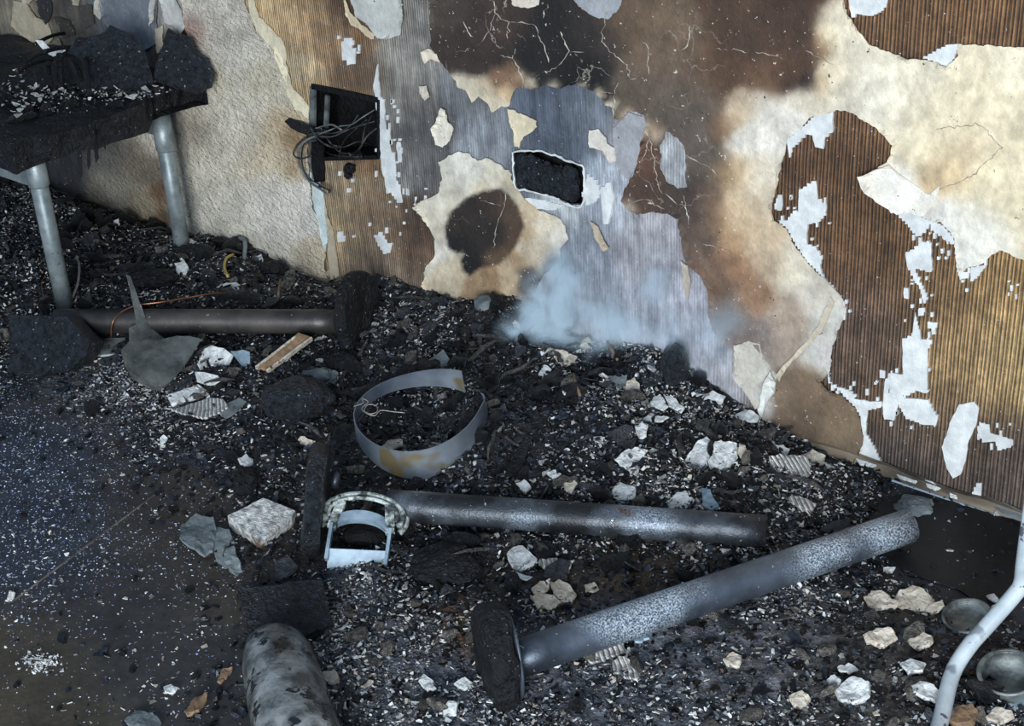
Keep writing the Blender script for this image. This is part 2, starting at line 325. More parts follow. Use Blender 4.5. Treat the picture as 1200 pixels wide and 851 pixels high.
WALL = empty('wall_back', (0, 0, 0), None, None); WALL['kind'] = 'structure'
SOCK = [(601,179),(625,177),(650,183),(668,190),(681,194),(684,202),(682,240),(668,240),(655,234),(640,229),(618,223),(605,220),(602,200)]
EBOX = [(366,101),(385,104),(410,111),(426,116),(441,117),(444,140),(444,183),(425,186),(400,184),(378,186),(375,212),(366,210),(364,160)]

def wall_xz(Q):
    w = W3(Q[:, 0], Q[:, 1]); return w[:, [0, 2]]
# base coat: the whole wall, with the two openings
ctr = (Vector((0, 0)))
ol = [(-3.4, 0.0), (2.6, 0.0), (2.6, 2.5), (-3.4, 2.5)]
holes = [wall_xz(np.array(jag(h, 6, 1.1, 3))).tolist() for h in (SOCK, EBOX)]
gx, gz = np.meshgrid(np.arange(-1.95, 1.4, .011), np.arange(.005, 1.42, .012)); inn = np.stack([gx.ravel(), gz.ravel()], -1)
pp = proj(np.stack([inn[:, 0], 0 * inn[:, 0], inn[:, 1]], -1)); inn = inn[(pp[:, 0] > -30) & (pp[:, 0] < 1230) & (pp[:, 1] > -30)]
inn = inn + RNG.uniform(-.002, .002, inn.shape)
V2, F = tri(ol, holes, inn.tolist())
V = np.stack([V2[:, 0], 0 * V2[:, 0], V2[:, 1]], -1); Q = proj(V); Q = np.clip(Q, [-200, -150], [1400, 700])
V[:, 1] = .0035 * fbm2(V[:, 0], V[:, 2], 6, 3, 5)
nb = len(V); back = V.copy(); back[:, 1] = .13
bd = boundary(F); Fs = [tuple(f[::-1]) for f in F] + [(b, a, a + nb, b + nb) for a, b in bd]
# faces must look toward -Y
e1 = V[F[:, 1]] - V[F[:, 0]]; e2 = V[F[:, 2]] - V[F[:, 0]]
if np.cross(e1, e2)[:, 1].mean() < 0: Fs = [tuple(f) for f in F] + [(a, b, b + nb, a + nb) for a, b in bd]
bc = wallcol(BASE_C, Q); st = np.clip(rbf(STR_C, Q)[:, 0], 0, 1)
Vall = np.concatenate([V, back]); Fs.append(tuple(int(nb + i) for i in (0, 1, 2, 3)))
mk('plaster_base', Vall, Fs, M['wall_base'], WALL, attrs={'col': np.concatenate([bc, bc]), 'stripe': np.concatenate([st, st])})

def patch(name, outline, mat, ctrl=None, color=None, thick=.0022, step=6., jstep=5., amp=1.3, curl=.003, holes=(), crack=0., block=False, seed=1, wav=.0015, lay=0., soots=()):
    o = jag(outline, jstep, amp, seed, block); hs = [jag(h, jstep, amp, seed + 9) for h in holes]
    inner = grid_in(o, step)
    Vp, F = tri(o, hs, inner.tolist())
    V = W3(Vp[:, 0], Vp[:, 1]); n = len(V)
    bset = boundary(F); bidx = np.unique(np.array(bset).ravel()) if bset else []
    lift = np.full(n, thick + lay) + wav * (1 + fbm2(V[:, 0], V[:, 2], 9, 3, seed)) * .5
    if curl:
        c = np.clip(fbm2(V[:, 0], V[:, 2], 14, 2, seed + 3), 0, 1) * curl * 3; lift[bidx] += c[bidx]
    V[:, 1] = -lift - .002; B = V.copy(); B[:, 1] = np.minimum(V[:, 1] + thick, 0.0) if curl else 0.004
    e1 = V[F[:, 1]] - V[F[:, 0]]; e2 = V[F[:, 2]] - V[F[:, 0]]; flip = np.cross(e1, e2)[:, 1].mean() > 0
    Fs = [tuple(f[::-1]) if flip else tuple(f) for f in F]
    Fs += [((b, a, a + n, b + n) if not flip else (a, b, b + n, a + n)) for a, b in bset]
    at = {}
    if ctrl is not None: c = wallcol(ctrl, Vp, soots); at['col'] = np.concatenate([c, c])
    elif color is not None: c = np.tile(lin(color), (n, 1)); at['col'] = np.concatenate([c, c])
    if ctrl is PAPER_C: k = np.clip(rbf(CRACK_C, Vp)[:, 0], 0, 1); at['crack'] = np.concatenate([k, k])
    elif 'col' in at: at['crack'] = np.full(2 * n, crack)
    return mk(name, np.concatenate([V, B]), Fs, mat, WALL, attrs=at)

PAPER = [(507,-60),(508,30),(507,55),(514,70),(524,80),(532,90),(538,100),(548,105),(555,119),(562,112),(570,117),(578,131),(588,126),(598,124),(604,108),(608,101),(625,103),(640,99),(660,103),(672,97),(685,100),(700,107),(710,120),(722,126),
 (722,138),(732,138),(738,129),(750,131),(757,134),(761,146),(756,165),(753,190),(735,220),(730,236),(740,247),(752,250),(768,247),(785,250),(799,254),(801,280),(806,302),(812,314),(824,322),(832,338),(833,370),(839,390),(850,403),(862,411),(863,426),(861,436),(870,452),(880,466),(892,480),(898,500),(960,560),(1000,549),
 (1008,530),(1014,512),(1010,492),(1003,478),(987,461),(973,456),(964,445),(969,440),(974,433),(976,407),(987,380),(991,366),(989,350),(977,335),(962,320),(950,309),(940,298),(933,287),(923,267),(911,257),(908,246),(907,238),(911,220),(915,206),(922,180),(924,163),(940,150),(950,138),(959,133),(972,131),(982,128),(1000,132),(1020,143),(1036,155),(1050,167),(1046,180),(1040,190),(1028,198),(1015,203),(1017,214),(1021,224),(1033,236),(1047,246),
 (1060,250),(1075,247),(1090,255),(1104,258),(1113,266),(1120,278),(1123,292),(1125,314),(1131,316),(1138,311),(1153,308),(1166,296),(1174,291),(1186,298),(1202,304),(1290,330),(1290,60),(1202,54),(1175,53),(1150,52),(1124,51),(1124,66),(1112,77),(1090,70),(1060,65),(1040,60),(1020,50),(1010,38),(1000,22),(994,8),(988,-60)]
HOLE = [(775,170),(782,153),(795,160),(803,170),(806,190),(807,218),(796,222),(783,212),(775,200)]
patch('lining_paper', PAPER, M['paper'], PAPER_C, step=5.2, jstep=2.6, amp=1.9, holes=[HOLE], seed=11, curl=.004, lay=.0015)
CHIP = [(216,-60),(217,20),(222,45),(225,66),(215,100),(150,140),(100,165),(64,180),(70,240),(110,262),(190,295),(300,325),(386,350),(385,318),(383,286),(376,262),(368,236),(364,205),(362,172),(364,142),(356,132),(347,128),(340,112),(337,92),(332,74),(324,58),(312,46),(303,36),(297,22),(289,4),(284,-60)]
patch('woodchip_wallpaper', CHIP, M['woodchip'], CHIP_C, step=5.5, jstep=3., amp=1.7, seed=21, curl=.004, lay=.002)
# pale torn fringe between the woodchip paper and the bared wall
patch('torn_paper_edge', [(290,-10),(299,0),(306,18),(318,30),(330,44),(337,62),(341,84),(346,104),(356,114),(364,126),(363,138),(354,132),(345,128),(339,112),(336,92),(331,74),(322,58),(311,46),(302,36),(296,22)], M['paper'], color=(212,200,172), seed=22, amp=1.6)
patch('torn_paper_edge', [(366,190),(374,196),(380,222),(383,252),(388,280),(384,292),(378,276),(372,250),(368,232)], M['paper'], color=(196,206,206), seed=23)
patch('torn_paper_edge', [(383,240),(390,262),(397,300),(398,322),(390,330),(386,300)], M['paper'], color=(178,166,144), seed=24)
# the island under the burnt socket with its round scorch mark
ISL_C = [(520,215,12,222,214,196),(545,198,12,226,220,206),(585,200,12,220,210,190),(603,212,7,200,184,158),(535,232,7,218,208,188),(518,262,8,222,210,190),(515,300,9,222,214,200),(530,318,10,206,190,164),(560,328,8,160,134,104),(600,318,7,186,164,134),(575,324,6,150,122,92),
 (640,265,10,216,202,180),(655,280,8,226,218,204),(630,300,10,200,184,160),(622,270,5,196,168,134),(622,250,5,206,184,154),(612,306,6,160,134,104),(620,322,6,70,62,56),(645,314,6,80,70,62),(565,220,6,214,200,174),(540,320,5,196,176,146)]
ISLAND = [(487,241),(500,233),(515,226),(520,205),(515,190),(526,182),(540,178),(551,180),(560,187),(573,185),(588,192),(600,204),(604,218),(616,232),(632,246),(650,252),(664,264),(667,280),(659,291),(655,309),(640,320),(625,345),(560,350),(505,350),(498,335),(499,312),(511,300),(512,282),(504,266),(498,254)]
SCORCH = [(523,262),(530,246),(548,232),(566,224),(588,220),(602,232),(612,248),(616,264),(610,284),(600,298),(588,310),(566,313),(552,322),(543,318),(541,306),(546,296),(538,296),(528,288),(524,276)]
SC_C = [(560,262,16,46,38,34),(540,285,12,26,24,24),(552,310,8,24,22,22),(600,245,12,84,66,52),(606,275,10,84,64,50),(585,300,10,92,72,54),(580,235,10,66,52,44),(575,275,12,36,31,30),(532,268,6,56,46,40)]
patch('lining_paper', ISLAND, M['paper'], ISL_C, soots=[(SCORCH, 5., SC_C)], step=3., amp=1.9, jstep=2.6, crack=.22, seed=31, curl=.003)
for i, (o, c) in enumerate([([(510,150),(516,140),(521,125),(526,128),(527,142),(533,150),(530,165),(521,172),(513,168)], (216,208,192)), ([(495,100),(503,99),(506,112),(501,117),(494,108)], (206,196,180)),
  ([(598,126),(612,132),(630,140),(631,148),(622,155),(614,160),(611,172),(606,170),(604,150),(599,142)], (206,192,164)), ([(692,152),(703,151),(712,160),(714,168),(722,172),(724,188),(716,190),(709,176),(694,171)], (206,198,188)),
  ([(410,-10),(474,-10),(476,22),(470,40),(458,45),(446,44),(434,30),(420,18)], (186,186,180)), ([(405,-10),(412,12),(420,22),(432,32),(441,42),(436,46),(424,34),(414,28),(408,16)], (206,188,158)),
  ([(600,-10),(634,-10),(634,5),(622,9),(604,6)], (206,196,180)), ([(663,-12),(735,-12),(728,10),(715,22),(700,20),(684,10)], (150,152,156)), ([(497,60),(506,56),(514,62),(518,72),(507,68),(500,74)], (212,200,180)),
  ([(694,258),(702,264),(710,278),(716,290),(709,294),(700,278)], (186,170,148)), ([(801,304),(808,310),(812,330),(808,350),(803,336)], (176,164,150)), ([(864,402),(880,398),(892,402),(897,418),(905,430),(914,440),(908,458),(897,474),(886,478),(878,462),(870,448),(862,434)], (190,184,172)),
  ([(18,0),(34,4),(44,18),(58,26),(64,44),(48,62),(40,48),(26,40),(16,30)], (176,164,140)), ([(188,-10),(206,-10),(214,8),(220,30),(214,40),(205,28),(196,26)], (196,192,186)), ([(116,-8),(124,8),(120,22),(112,16)], (186,180,166)), ([(60,50),(72,44),(80,58),(70,70)], (120,112,100))]):
    patch('paper_scrap', o, M['paper'], color=c, step=5, jstep=2.4, amp=1.4, crack=.5 if i == 4 else .05, seed=40 + i, lay=.002)
# smooth grey skim in the top left corner
patch('grey_skim', [(118,-12),(186,-12),(188,20),(184,50),(170,60),(156,48),(134,40),(122,20)], M['paper'], color=(112,116,124), seed=70)
patch('grey_skim', [(754,136),(757,134),(760,146),(756,165),(752,184),(738,212),(729,202),(722,190),(722,172),(720,150),(738,131)], M['paper'], color=(150,150,154), seed=71, curl=0.001)
patch('dark_scorch_flake', [(762,-5),(790,-5),(800,30),(780,40)], M['paper'], PAPER_C, seed=72)
# creased fold of lining paper on the right, and the pale crease near the foot of the wall
patch('paper_fold', [(1013,204),(1030,196),(1045,192),(1060,205),(1092,226),(1104,216),(1100,232),(1086,252),(1062,246),(1048,248),(1030,234),(1020,222)], M['paper'], color=(222,216,204), seed=73, curl=.006, lay=.004)
patch('paper_fold', [(912,437),(930,416),(950,396),(962,380),(976,346),(980,352),(966,386),(948,404),(930,424),(916,444)], M['paper'], color=(188,176,156), seed=74, curl=.002, lay=.005)
patch('paper_fold', [(893,478),(899,446),(908,432),(914,446),(912,458),(904,466),(900,480),(894,490)], M['paper'], color=(206,206,200), seed=75, curl=.004, lay=.005)

WHITE = [[(923,164),(940,151),(958,134),(977,131),(977,150),(968,160),(966,174),(956,172),(953,158),(944,156),(936,166),(929,172),(926,184)],
 [(937,225),(946,218),(957,211),(959,228),(969,237),(969,249),(959,259),(947,262),(946,284),(958,288),(965,299),(962,309),(968,326),(986,346),(991,352),(990,366),(977,337),(950,311),(933,288),(922,268),(911,258),(924,258),(933,246),(936,247)],
 [(909,244),(912,232),(917,228),(918,240),(912,246)],
 [(1062,298),(1072,292),(1082,283),(1092,284),(1093,316),(1085,318),(1073,314),(1080,330),(1088,347),(1083,355),(1078,338),(1071,328),(1065,316)],
 [(1073,366),(1079,386),(1080,397),(1093,398),(1088,408),(1087,460),(1073,457),(1057,466),(1089,468),(1100,486),(1098,498),(1078,496),(1062,490),(1053,473),(1048,492),(1037,491),(1035,474),(1038,448),(1045,437),(1059,438),(1058,398),(1070,393)],
 [(1032,433),(1038,434),(1038,443),(1032,442)], [(1060,337),(1065,337),(1065,350),(1060,349)], [(1088,376),(1099,378),(1097,384),(1093,391),(1088,384)], [(1077,362),(1085,360),(1082,370),(1077,370)],
 [(970,430),(975,447),(986,454),(1000,458),(1003,467),(1020,470),(1034,470),(1034,476),(1018,480),(1016,506),(1028,526),(1035,544),(1016,544),(1000,536),(1009,528),(1014,512),(1010,492),(1003,478),(986,461),(972,448)],
 [(1142,470),(1125,473),(1114,495),(1105,523),(1110,548),(1118,560),(1127,555),(1132,540),(1136,516),(1145,498),(1148,478)],
 [(1146,503),(1150,494),(1160,497),(1161,507),(1175,510),(1187,513),(1186,522),(1170,527),(1165,517),(1152,518),(1147,508)],
 [(994,-10),(1042,-10),(1040,4),(1034,12),(1020,18),(1004,16),(999,20)], [(1083,68),(1098,60),(1114,52),(1124,51),(1122,58),(1115,74),(1108,78),(1095,72)],
 [(1047,247),(1056,245),(1076,250),(1094,258),(1108,264),(1118,276),(1124,292),(1115,286),(1101,276),(1092,270),(1090,262),(1082,272),(1074,276),(1062,262)],
 [(1122,318),(1130,315),(1137,318),(1136,326),(1126,327)], [(1138,314),(1150,311),(1156,310),(1146,322),(1139,329)], [(1147,566),(1151,566),(1150,582),(1144,584),(1140,580)],
 [(401,52),(407,44),(413,44),(413,52),(418,56),(417,74),(408,76),(402,70)], [(440,278),(449,272),(454,280),(461,284),(459,294),(450,297),(444,288)], [(396,275),(402,271),(406,276),(405,283),(397,283)],
 [(439,100),(443,74),(446,112),(451,116),(453,150),(458,152),(459,176),(464,178),(465,206),(471,216),(474,234),(466,237),(454,222),(448,198),(445,150),(441,120)], [(478,236),(486,230),(482,222),(490,230),(486,240)], [(466,170),(470,166),(472,186),(468,190)],
 [(1058,88),(1066,89),(1062,98),(1056,96)], [(690,204),(700,210),(706,222),(698,236),(688,240),(683,230)], [(610,236),(622,232),(640,234),(660,240),(648,246),(630,244)], [(705,222),(716,214),(720,232),(714,262),(708,262)]]
for i, o in enumerate(WHITE): patch('white_plaster_remnant', o, M['plaster'], step=9, jstep=4.6, amp=.9, curl=0, block=i not in (10,), seed=100 + i, thick=.0012, wav=.0006)
for i, o in enumerate([[(58,178),(66,176),(70,214),(66,232),(62,212)], [(72,182),(84,180),(88,206),(82,238),(76,224)], [(92,172),(97,172),(99,202),(95,214)], [(104,168),(108,168),(108,196),(105,200)], [(112,166),(117,164),(118,184),(114,190)], [(44,188),(52,184),(56,216),(48,226)], [(122,164),(127,162),(126,176)]]): patch('soot_streak', o, M['paper'], color=(44,44,48), step=5, jstep=3, amp=1.2, thick=.0006, curl=0, seed=210 + i, lay=.0045, wav=.0008)
for i, (o, c) in enumerate([([(44,-6),(60,-4),(64,14),(56,30),(48,16)], (40,38,38)), ([(66,18),(84,22),(90,40),(76,44)], (58,52,46)), ([(92,6),(110,4),(114,26),(100,34)], (70,64,58)), ([(20,44),(32,50),(36,70),(22,76)], (46,43,40)), ([(84,-8),(96,-6),(94,6),(86,4)], (170,158,136)), ([(30,-8),(42,-6),(40,4),(30,2)], (180,170,150)), ([(184,34),(192,30),(194,56),(186,62)], (176,164,148)), ([(178,-8),(184,-8),(184,24),(179,30)], (186,182,174))]): patch('paper_scrap', o, M['paper'], color=c, step=5, jstep=2.4, amp=1.6, seed=230 + i, lay=.002)
# small comb-line crumbs of plaster along the torn edges
crumbs = []
for (x0, y0, x1, y1, n) in ((1070,270,1115,300,14), (935,205,975,300,16), (975,340,1000,372,8), (1040,430,1100,500,18), (1060,310,1095,400,14), (905,225,940,265,8), (1125,300,1200,345,10), (440,110,472,232,26), (395,40,445,60,6), (960,440,1040,480,14), (470,215,500,262,10), (1140,490,1190,525,8), (380,200,480,320,14)):
    for _ in range(n): crumbs.append((RNG.uniform(x0, x1), RNG.uniform(y0, y1), RNG.uniform(1.5, 3.4), RNG.uniform(2, 8)))
cv, cf = [], []
for (x, y, a, b) in crumbs:
    q = W3(np.array([x, x + a, x + a, x]), np.array([y, y + .2, y + b, y + b])); k = len(cv)
    for dy in (-.0045, .003): cv += [(p[0], dy, p[2]) for p in q]
    cf += [(k+3, k+2, k+1, k), (k, k+1, k+5, k+4), (k+1, k+2, k+6, k+5), (k+2, k+3, k+7, k+6), (k+3, k, k+4, k+7)]
tag(mk('plaster_crumbs', cv, cf, M['plaster'], WALL), kind='stuff')
# thin white cracks in the blackened paint
CR = [[(582,0),(584,14),(590,22),(600,24),(622,26),(630,28),(634,40),(642,54),(646,72)], [(584,14),(576,34),(568,48),(552,58),(535,60)], [(600,24),(598,44)], [(604,68),(612,82),(616,96)], [(588,64),(604,68),(607,56)], [(660,36),(664,48),(670,60),(660,74),(646,82),(638,84)], [(670,60),(688,60)], [(714,12),(708,46),(712,52),(722,62),(738,74),(742,92),(728,96),(722,108),(721,136)], [(708,52),(690,54)], [(738,92),(768,90)],
 [(756,48),(762,54),(763,86)], [(722,108),(706,106)], [(645,4),(640,20)], [(546,24),(552,38),(558,42)], [(598,218),(594,240),(590,252),(584,268),(580,290)], [(566,234),(590,240)], [(756,150),(764,160),(760,176),(754,186)], [(764,160),(772,200),(776,222),(800,238),(806,240)], [(742,236),(760,232),(782,244)], [(806,180),(836,196),(846,206)], [(804,228),(810,262)], [(826,284),(860,294)], [(946,58),(980,74)], [(800,58),(808,52),(812,28)], [(840,56),(900,62),(920,68)], [(1100,150),(1150,144),(1176,172),(1140,206),(1100,222)]]
cv, cf = [], []
for ln in CR:
    P = np.array(ln, float); pts = []
    for a, b in zip(P[:-1], P[1:]):
        k = max(2, int(np.linalg.norm(b - a) / 4)); pts += [a + (b - a) * t for t in np.arange(k) / k]
    pts.append(P[-1]); pts = np.array(pts); pts[1:-1] += RNG.normal(0, .9, pts[1:-1].shape)
    tg = np.gradient(pts, axis=0); tg /= np.linalg.norm(tg, axis=1, keepdims=True) + 1e-9; nr = np.stack([-tg[:, 1], tg[:, 0]], -1)
    wdt = np.clip(RNG.normal(.34, .26, len(pts)), .03, .9)[:, None]; wdt[0] *= .3; wdt[-1] *= .3
    L_, R_ = pts + nr * wdt, pts - nr * wdt; k = len(cv); n = len(pts)
    for Z_ in (L_, R_): w3 = W3(Z_[:, 0], Z_[:, 1]); w3[:, 1] = -.0078; cv += w3.tolist()
    w3 = W3(pts[:, 0], pts[:, 1]); w3[:, 1] = -.0095; cv += w3.tolist()
    for i in range(n - 1): cf += [(k+i, k+i+1, k+2*n+i+1, k+2*n+i), (k+2*n+i, k+2*n+i+1, k+n+i+1, k+n+i)]
tag(mk('paint_cracks', cv, cf, pbr('crack_edge', (.22, .19, .15), (.56, .51, .43), 60, .8, bump=0), WALL), kind='stuff')

# ------------------------------------------------------------------ floor and the bed of debris
SIL = [(-60,190),(18,222),(60,226),(100,246),(140,252),(165,268),(200,286),(225,282),(245,272),(262,278),(290,288),(312,293),(334,314),(346,314),(370,322),(386,332),(430,326),(470,330),(500,341),(540,346),(575,342),(600,346),(640,372),(680,392),(730,398),(770,408),(800,420),(830,445),(870,473),(900,492),(940,512),(980,532),(1004,546),(1100,576),(1300,650)]
_s = W3(np.array([p[0] for p in SIL], float), np.array([p[1] for p in SIL], float)); SX, SZ = _s[:, 0], np.clip(_s[:, 2], 0, .3)
THK = [(640,500,60,.09),(700,460,50,.10),(760,540,50,.06),(850,545,45,.055),(930,560,35,.03),(560,430,45,.085),(480,400,40,.06),(450,470,30,.03),(500,520,30,.03),(400,480,30,.028),(330,460,30,.03),(250,440,30,.024),(180,430,30,.02),(300,350,45,.05),(200,330,45,.05),(100,300,45,.055),(40,260,40,.06),(-60,260,60,.05),
 (350,540,30,.018),(280,520,30,.012),(200,500,30,.005),(120,460,30,.004),(60,440,30,.002),(80,520,35,-.008),(60,650,50,-.01),(150,700,50,-.01),(130,800,50,-.01),(230,600,35,-.006),(240,720,35,-.006),(300,650,25,.003),(290,700,20,.002),(350,700,30,.006),(420,740,30,.01),(500,720,30,.01),(540,640,30,.018),(480,650,30,.01),
 (620,660,30,.012),(750,660,30,.01),(700,800,50,.01),(900,760,50,.012),(1000,700,30,.008),(1090,640,35,-.006),(1040,640,20,-.003),(1150,690,30,-.006),(1100,790,30,.012),(1190,800,30,.012),(400,820,30,.008),(520,810,40,.01),(260,830,25,.001),(200,850,40,-.006),(950,640,25,.008),(1010,600,16,.004),(900,600,30,.03),(820,590,30,.035),(700,590,30,.035),(600,590,30,.035),(1200,700,40,-.004),(1150,620,30,-.006)]
def Hraw(x, y):
    x = np.asarray(x, float); y = np.asarray(y, float)
    Q = proj(np.stack([x, y, 0 * x], -1)); t = rbf(THK, Q)[:, 0]
    zw = np.interp(x, SX, SZ) * np.exp(-(np.abs(y) / .22)**1.5)
    h = np.maximum(t, 0) * np.clip(np.abs(y) / .12, 0, 1)**.7 + np.minimum(t, 0); h = np.maximum(h, zw * .97) if True else h
    m = np.clip(h / .02, 0, 1)
    return h + m * (.016 * fbm2(x, y, 7, 3, 2) * np.clip(h / .05, .1, 1) + .007 * fbm2(x, y, 30, 3, 4) * np.clip(np.abs(y) / .04, .2, 1))
# a lookup grid keeps ray hits quick
GX, GY = np.linspace(-2.5, 1.75, 426), np.linspace(-2.0, 0.0, 201)
_mx, _my = np.meshgrid(GX, GY); HG = Hraw(_mx.ravel(), _my.ravel()).reshape(_mx.shape)
def H(x, y):
    u = np.clip((np.asarray(x, float) - GX[0]) / (GX[1] - GX[0]), 0, len(GX) - 1.001); v = np.clip((np.asarray(y, float) - GY[0]) / (GY[1] - GY[0]), 0, len(GY) - 1.001)
    i = u.astype(int); j = v.astype(int); a = u - i; b = v - j
    return (HG[j, i] * (1 - a) + HG[j, i + 1] * a) * (1 - b) + (HG[j + 1, i] * (1 - a) + HG[j + 1, i + 1] * a) * b
def G(px, py):
    """where the sight line of a pixel meets the debris or the floor"""
    r = rays(np.atleast_1d(np.asarray(px, float)), np.atleast_1d(np.asarray(py, float))); t0 = (.22 - CAM[2]) / r[:, 2]; t1 = -CAM[2] / r[:, 2]
    best = CAM + r * t1[:, None]; done = np.zeros(len(r), bool)
    for k in np.linspace(0, 1, 90):
        p = CAM + r * (t0 + (t1 - t0) * k)[:, None]; hit = ~done & (p[:, 2] <= np.maximum(H(p[:, 0], p[:, 1]), 0)) & (p[:, 1] < 0)
        best[hit] = p[hit]; done |= hit
    best[:, 1] = np.minimum(best[:, 1], -.004)
    return best if np.ndim(px) else best[0]
def normal_at(x, y, e=.02):
    n = np.stack([H(x - e, y) - H(x + e, y), H(x, y - e) - H(x, y + e), np.full(np.shape(x), 2 * e)], -1)
    return n / np.linalg.norm(n, axis=-1, keepdims=True)

TER_C = [(640,500,80,26,28,33),(560,430,40,24,22,22),(540,385,25,40,30,24),(600,395,25,38,30,25),(480,380,30,50,48,48),(400,540,40,22,18,16),(330,500,40,34,33,34),(250,430,40,38,36,36),(200,330,60,26,27,30),(60,270,60,26,28,32),(330,330,30,44,34,26),(120,458,25,84,86,90),(200,500,40,48,50,56),(270,540,30,44,44,48),
 (350,610,25,44,34,24),(300,640,20,52,44,34),(290,720,25,58,50,44),(350,720,30,40,42,46),(430,770,45,112,113,120),(500,690,25,34,33,35),(530,725,16,116,82,58),(565,745,14,96,70,50),(540,640,25,24,24,27),(620,670,25,52,44,40),(650,700,18,70,54,40),(740,650,25,84,66,48),(800,640,20,66,52,40),(700,800,50,118,120,128),(600,830,40,100,102,110),
 (900,760,50,118,118,122),(1000,800,40,104,98,92),(1020,720,25,56,48,42),(1100,800,30,60,52,46),(1180,800,30,52,46,42),(880,650,25,70,60,50),(940,680,25,92,92,96),(900,560,40,30,28,28),(960,590,20,46,34,24),(1000,600,20,22,22,24),(400,830,30,106,104,104),(270,840,20,60,54,48),(1000,660,20,26,26,28)]
gx, gy = np.meshgrid(np.arange(-2.4, 1.7, .0095), np.arange(-1.95, .0001, .0095)); X_, Y_ = gx.ravel(), gy.ravel(); ny, nx = gx.shape
Zt = H(X_, Y_) + .004 * fbm2(X_, Y_, 70, 2, 8) * np.clip(H(X_, Y_) / .015, 0, 1)
Vt = np.stack([X_, np.minimum(Y_, -.001), Zt], -1); Ft = []
idx = np.arange(nx * ny).reshape(ny, nx); up = (Zt.reshape(ny, nx) > 0.0005)
vis = up[:-1, :-1] | up[1:, :-1] | up[:-1, 1:] | up[1:, 1:]
Ft = np.stack([idx[:-1, :-1][vis], idx[:-1, 1:][vis], idx[1:, 1:][vis], idx[1:, :-1][vis]], -1)
u_, inv = np.unique(Ft, return_inverse=True); Vt = Vt[u_]; Ft = inv.reshape(Ft.shape)
tc_ = lin(rbf(TER_C, proj(Vt)))
M['bed'] = pbr('soot_and_ash_bed', (.28, .28, .29), (1.2, 1.22, 1.26), 38, .6, bump=1., bscale=95, bdist=.014, attr='col', speck=(ASHW, 105, .66), spk2=((.008, .008, .008), 26, .62))
hb = tag(mk('ash_heap', Vt, Ft, M['bed'], None, smooth=True, attrs={'col': tc_}), 'heap of black char, soot and grey ash sloping down from the foot of the wall', 'ash heap', kind='stuff')

FL_C = [(60,560,50,52,56,66),(60,640,40,48,52,62),(160,560,50,60,56,54),(200,610,40,64,56,50),(150,720,60,56,54,54),(60,780,40,72,64,52),(200,780,50,58,57,58),(250,700,30,66,58,50),(100,840,30,66,60,48),(60,460,30,56,52,50),(1090,650,60,44,46,52),(700,700,150,50,46,42),(400,600,80,40,36,32)]
gx, gy = np.meshgrid(np.concatenate([np.arange(-3.4, -1.2, .2), np.arange(-1.2, 1.6, .022), np.arange(1.6, 2.7, .2)]), np.concatenate([np.arange(-4, -2, .25), np.arange(-2, .001, .022)])); fy, fx = gx.shape
Vf = np.stack([gx.ravel(), gy.ravel(), 0 * gx.ravel()], -1); ix = np.arange(fx * fy).reshape(fy, fx)
Ff = np.stack([ix[:-1, :-1].ravel(), ix[:-1, 1:].ravel(), ix[1:, 1:].ravel(), ix[1:, :-1].ravel()], -1)
Qf = proj(Vf); Qf = np.clip(np.nan_to_num(Qf), [-400, 100], [1600, 1400])
M['floor'] = pbr('sooty_vinyl_floor', (.62, .62, .64), (1.15, 1.12, 1.08), 8, .55, bump=.35, bscale=70, bdist=.004, attr='col', speck=((.3, .31, .33), 120, .73), spk2=((.02, .018, .016), 18, .68), stretch=(1, 1, 1), rough2=.7, grain=(40, .3, 1.))
fl = mk('floor', Vf, Ff, M['floor'], attrs={'col': lin(rbf(FL_C, Qf))}); fl['kind'] = 'structure'
# seam strip between two floor sheets, baseboard along the wall
def box_between(a, b, w, h, name, mat, parent=None, n=30, jit=.0):
    a, b = np.array(a, float), np.array(b, float); t = (b - a) / np.linalg.norm(b - a); s = np.cross([0, 0, 1], t); V = []; F = []
    for i in range(n + 1):
        p = a + (b - a) * i / n; k = jit * vnoise(np.array([i * .8, 3., 5.])); k2 = jit * vnoise(np.array([i * .8, 13., 5.]))
        for q in ((-w / 2, 0), (w / 2, 0), (w / 2 + k2, h + k), (-w / 2, h + k)): V.append(p + s * q[0] + np.array([0, 0, q[1]]))
        if i: o = 4 * i; F += [(o - 4 + j, o - 4 + (j + 1) % 4, o + (j + 1) % 4, o + j) for j in range(4)]
    F += [(3, 2, 1, 0), tuple(4 * n + j for j in range(4))]
    return mk(name, V, F, mat, parent)
sm = box_between(P3(14, 706), P3(190, 574), .003, .002, 'trim_1', pbr('seam_strip', (.07, .06, .05), (.2, .17, .14), 30, .6, bump=.3)); sm['kind'] = 'structure'
bb = box_between((-3.4, -.008, 0), (2.6, -.008, 0), .012, .024, 'baseboard_back', M['baseboard'], n=160, jit=.006); bb['kind'] = 'structure'

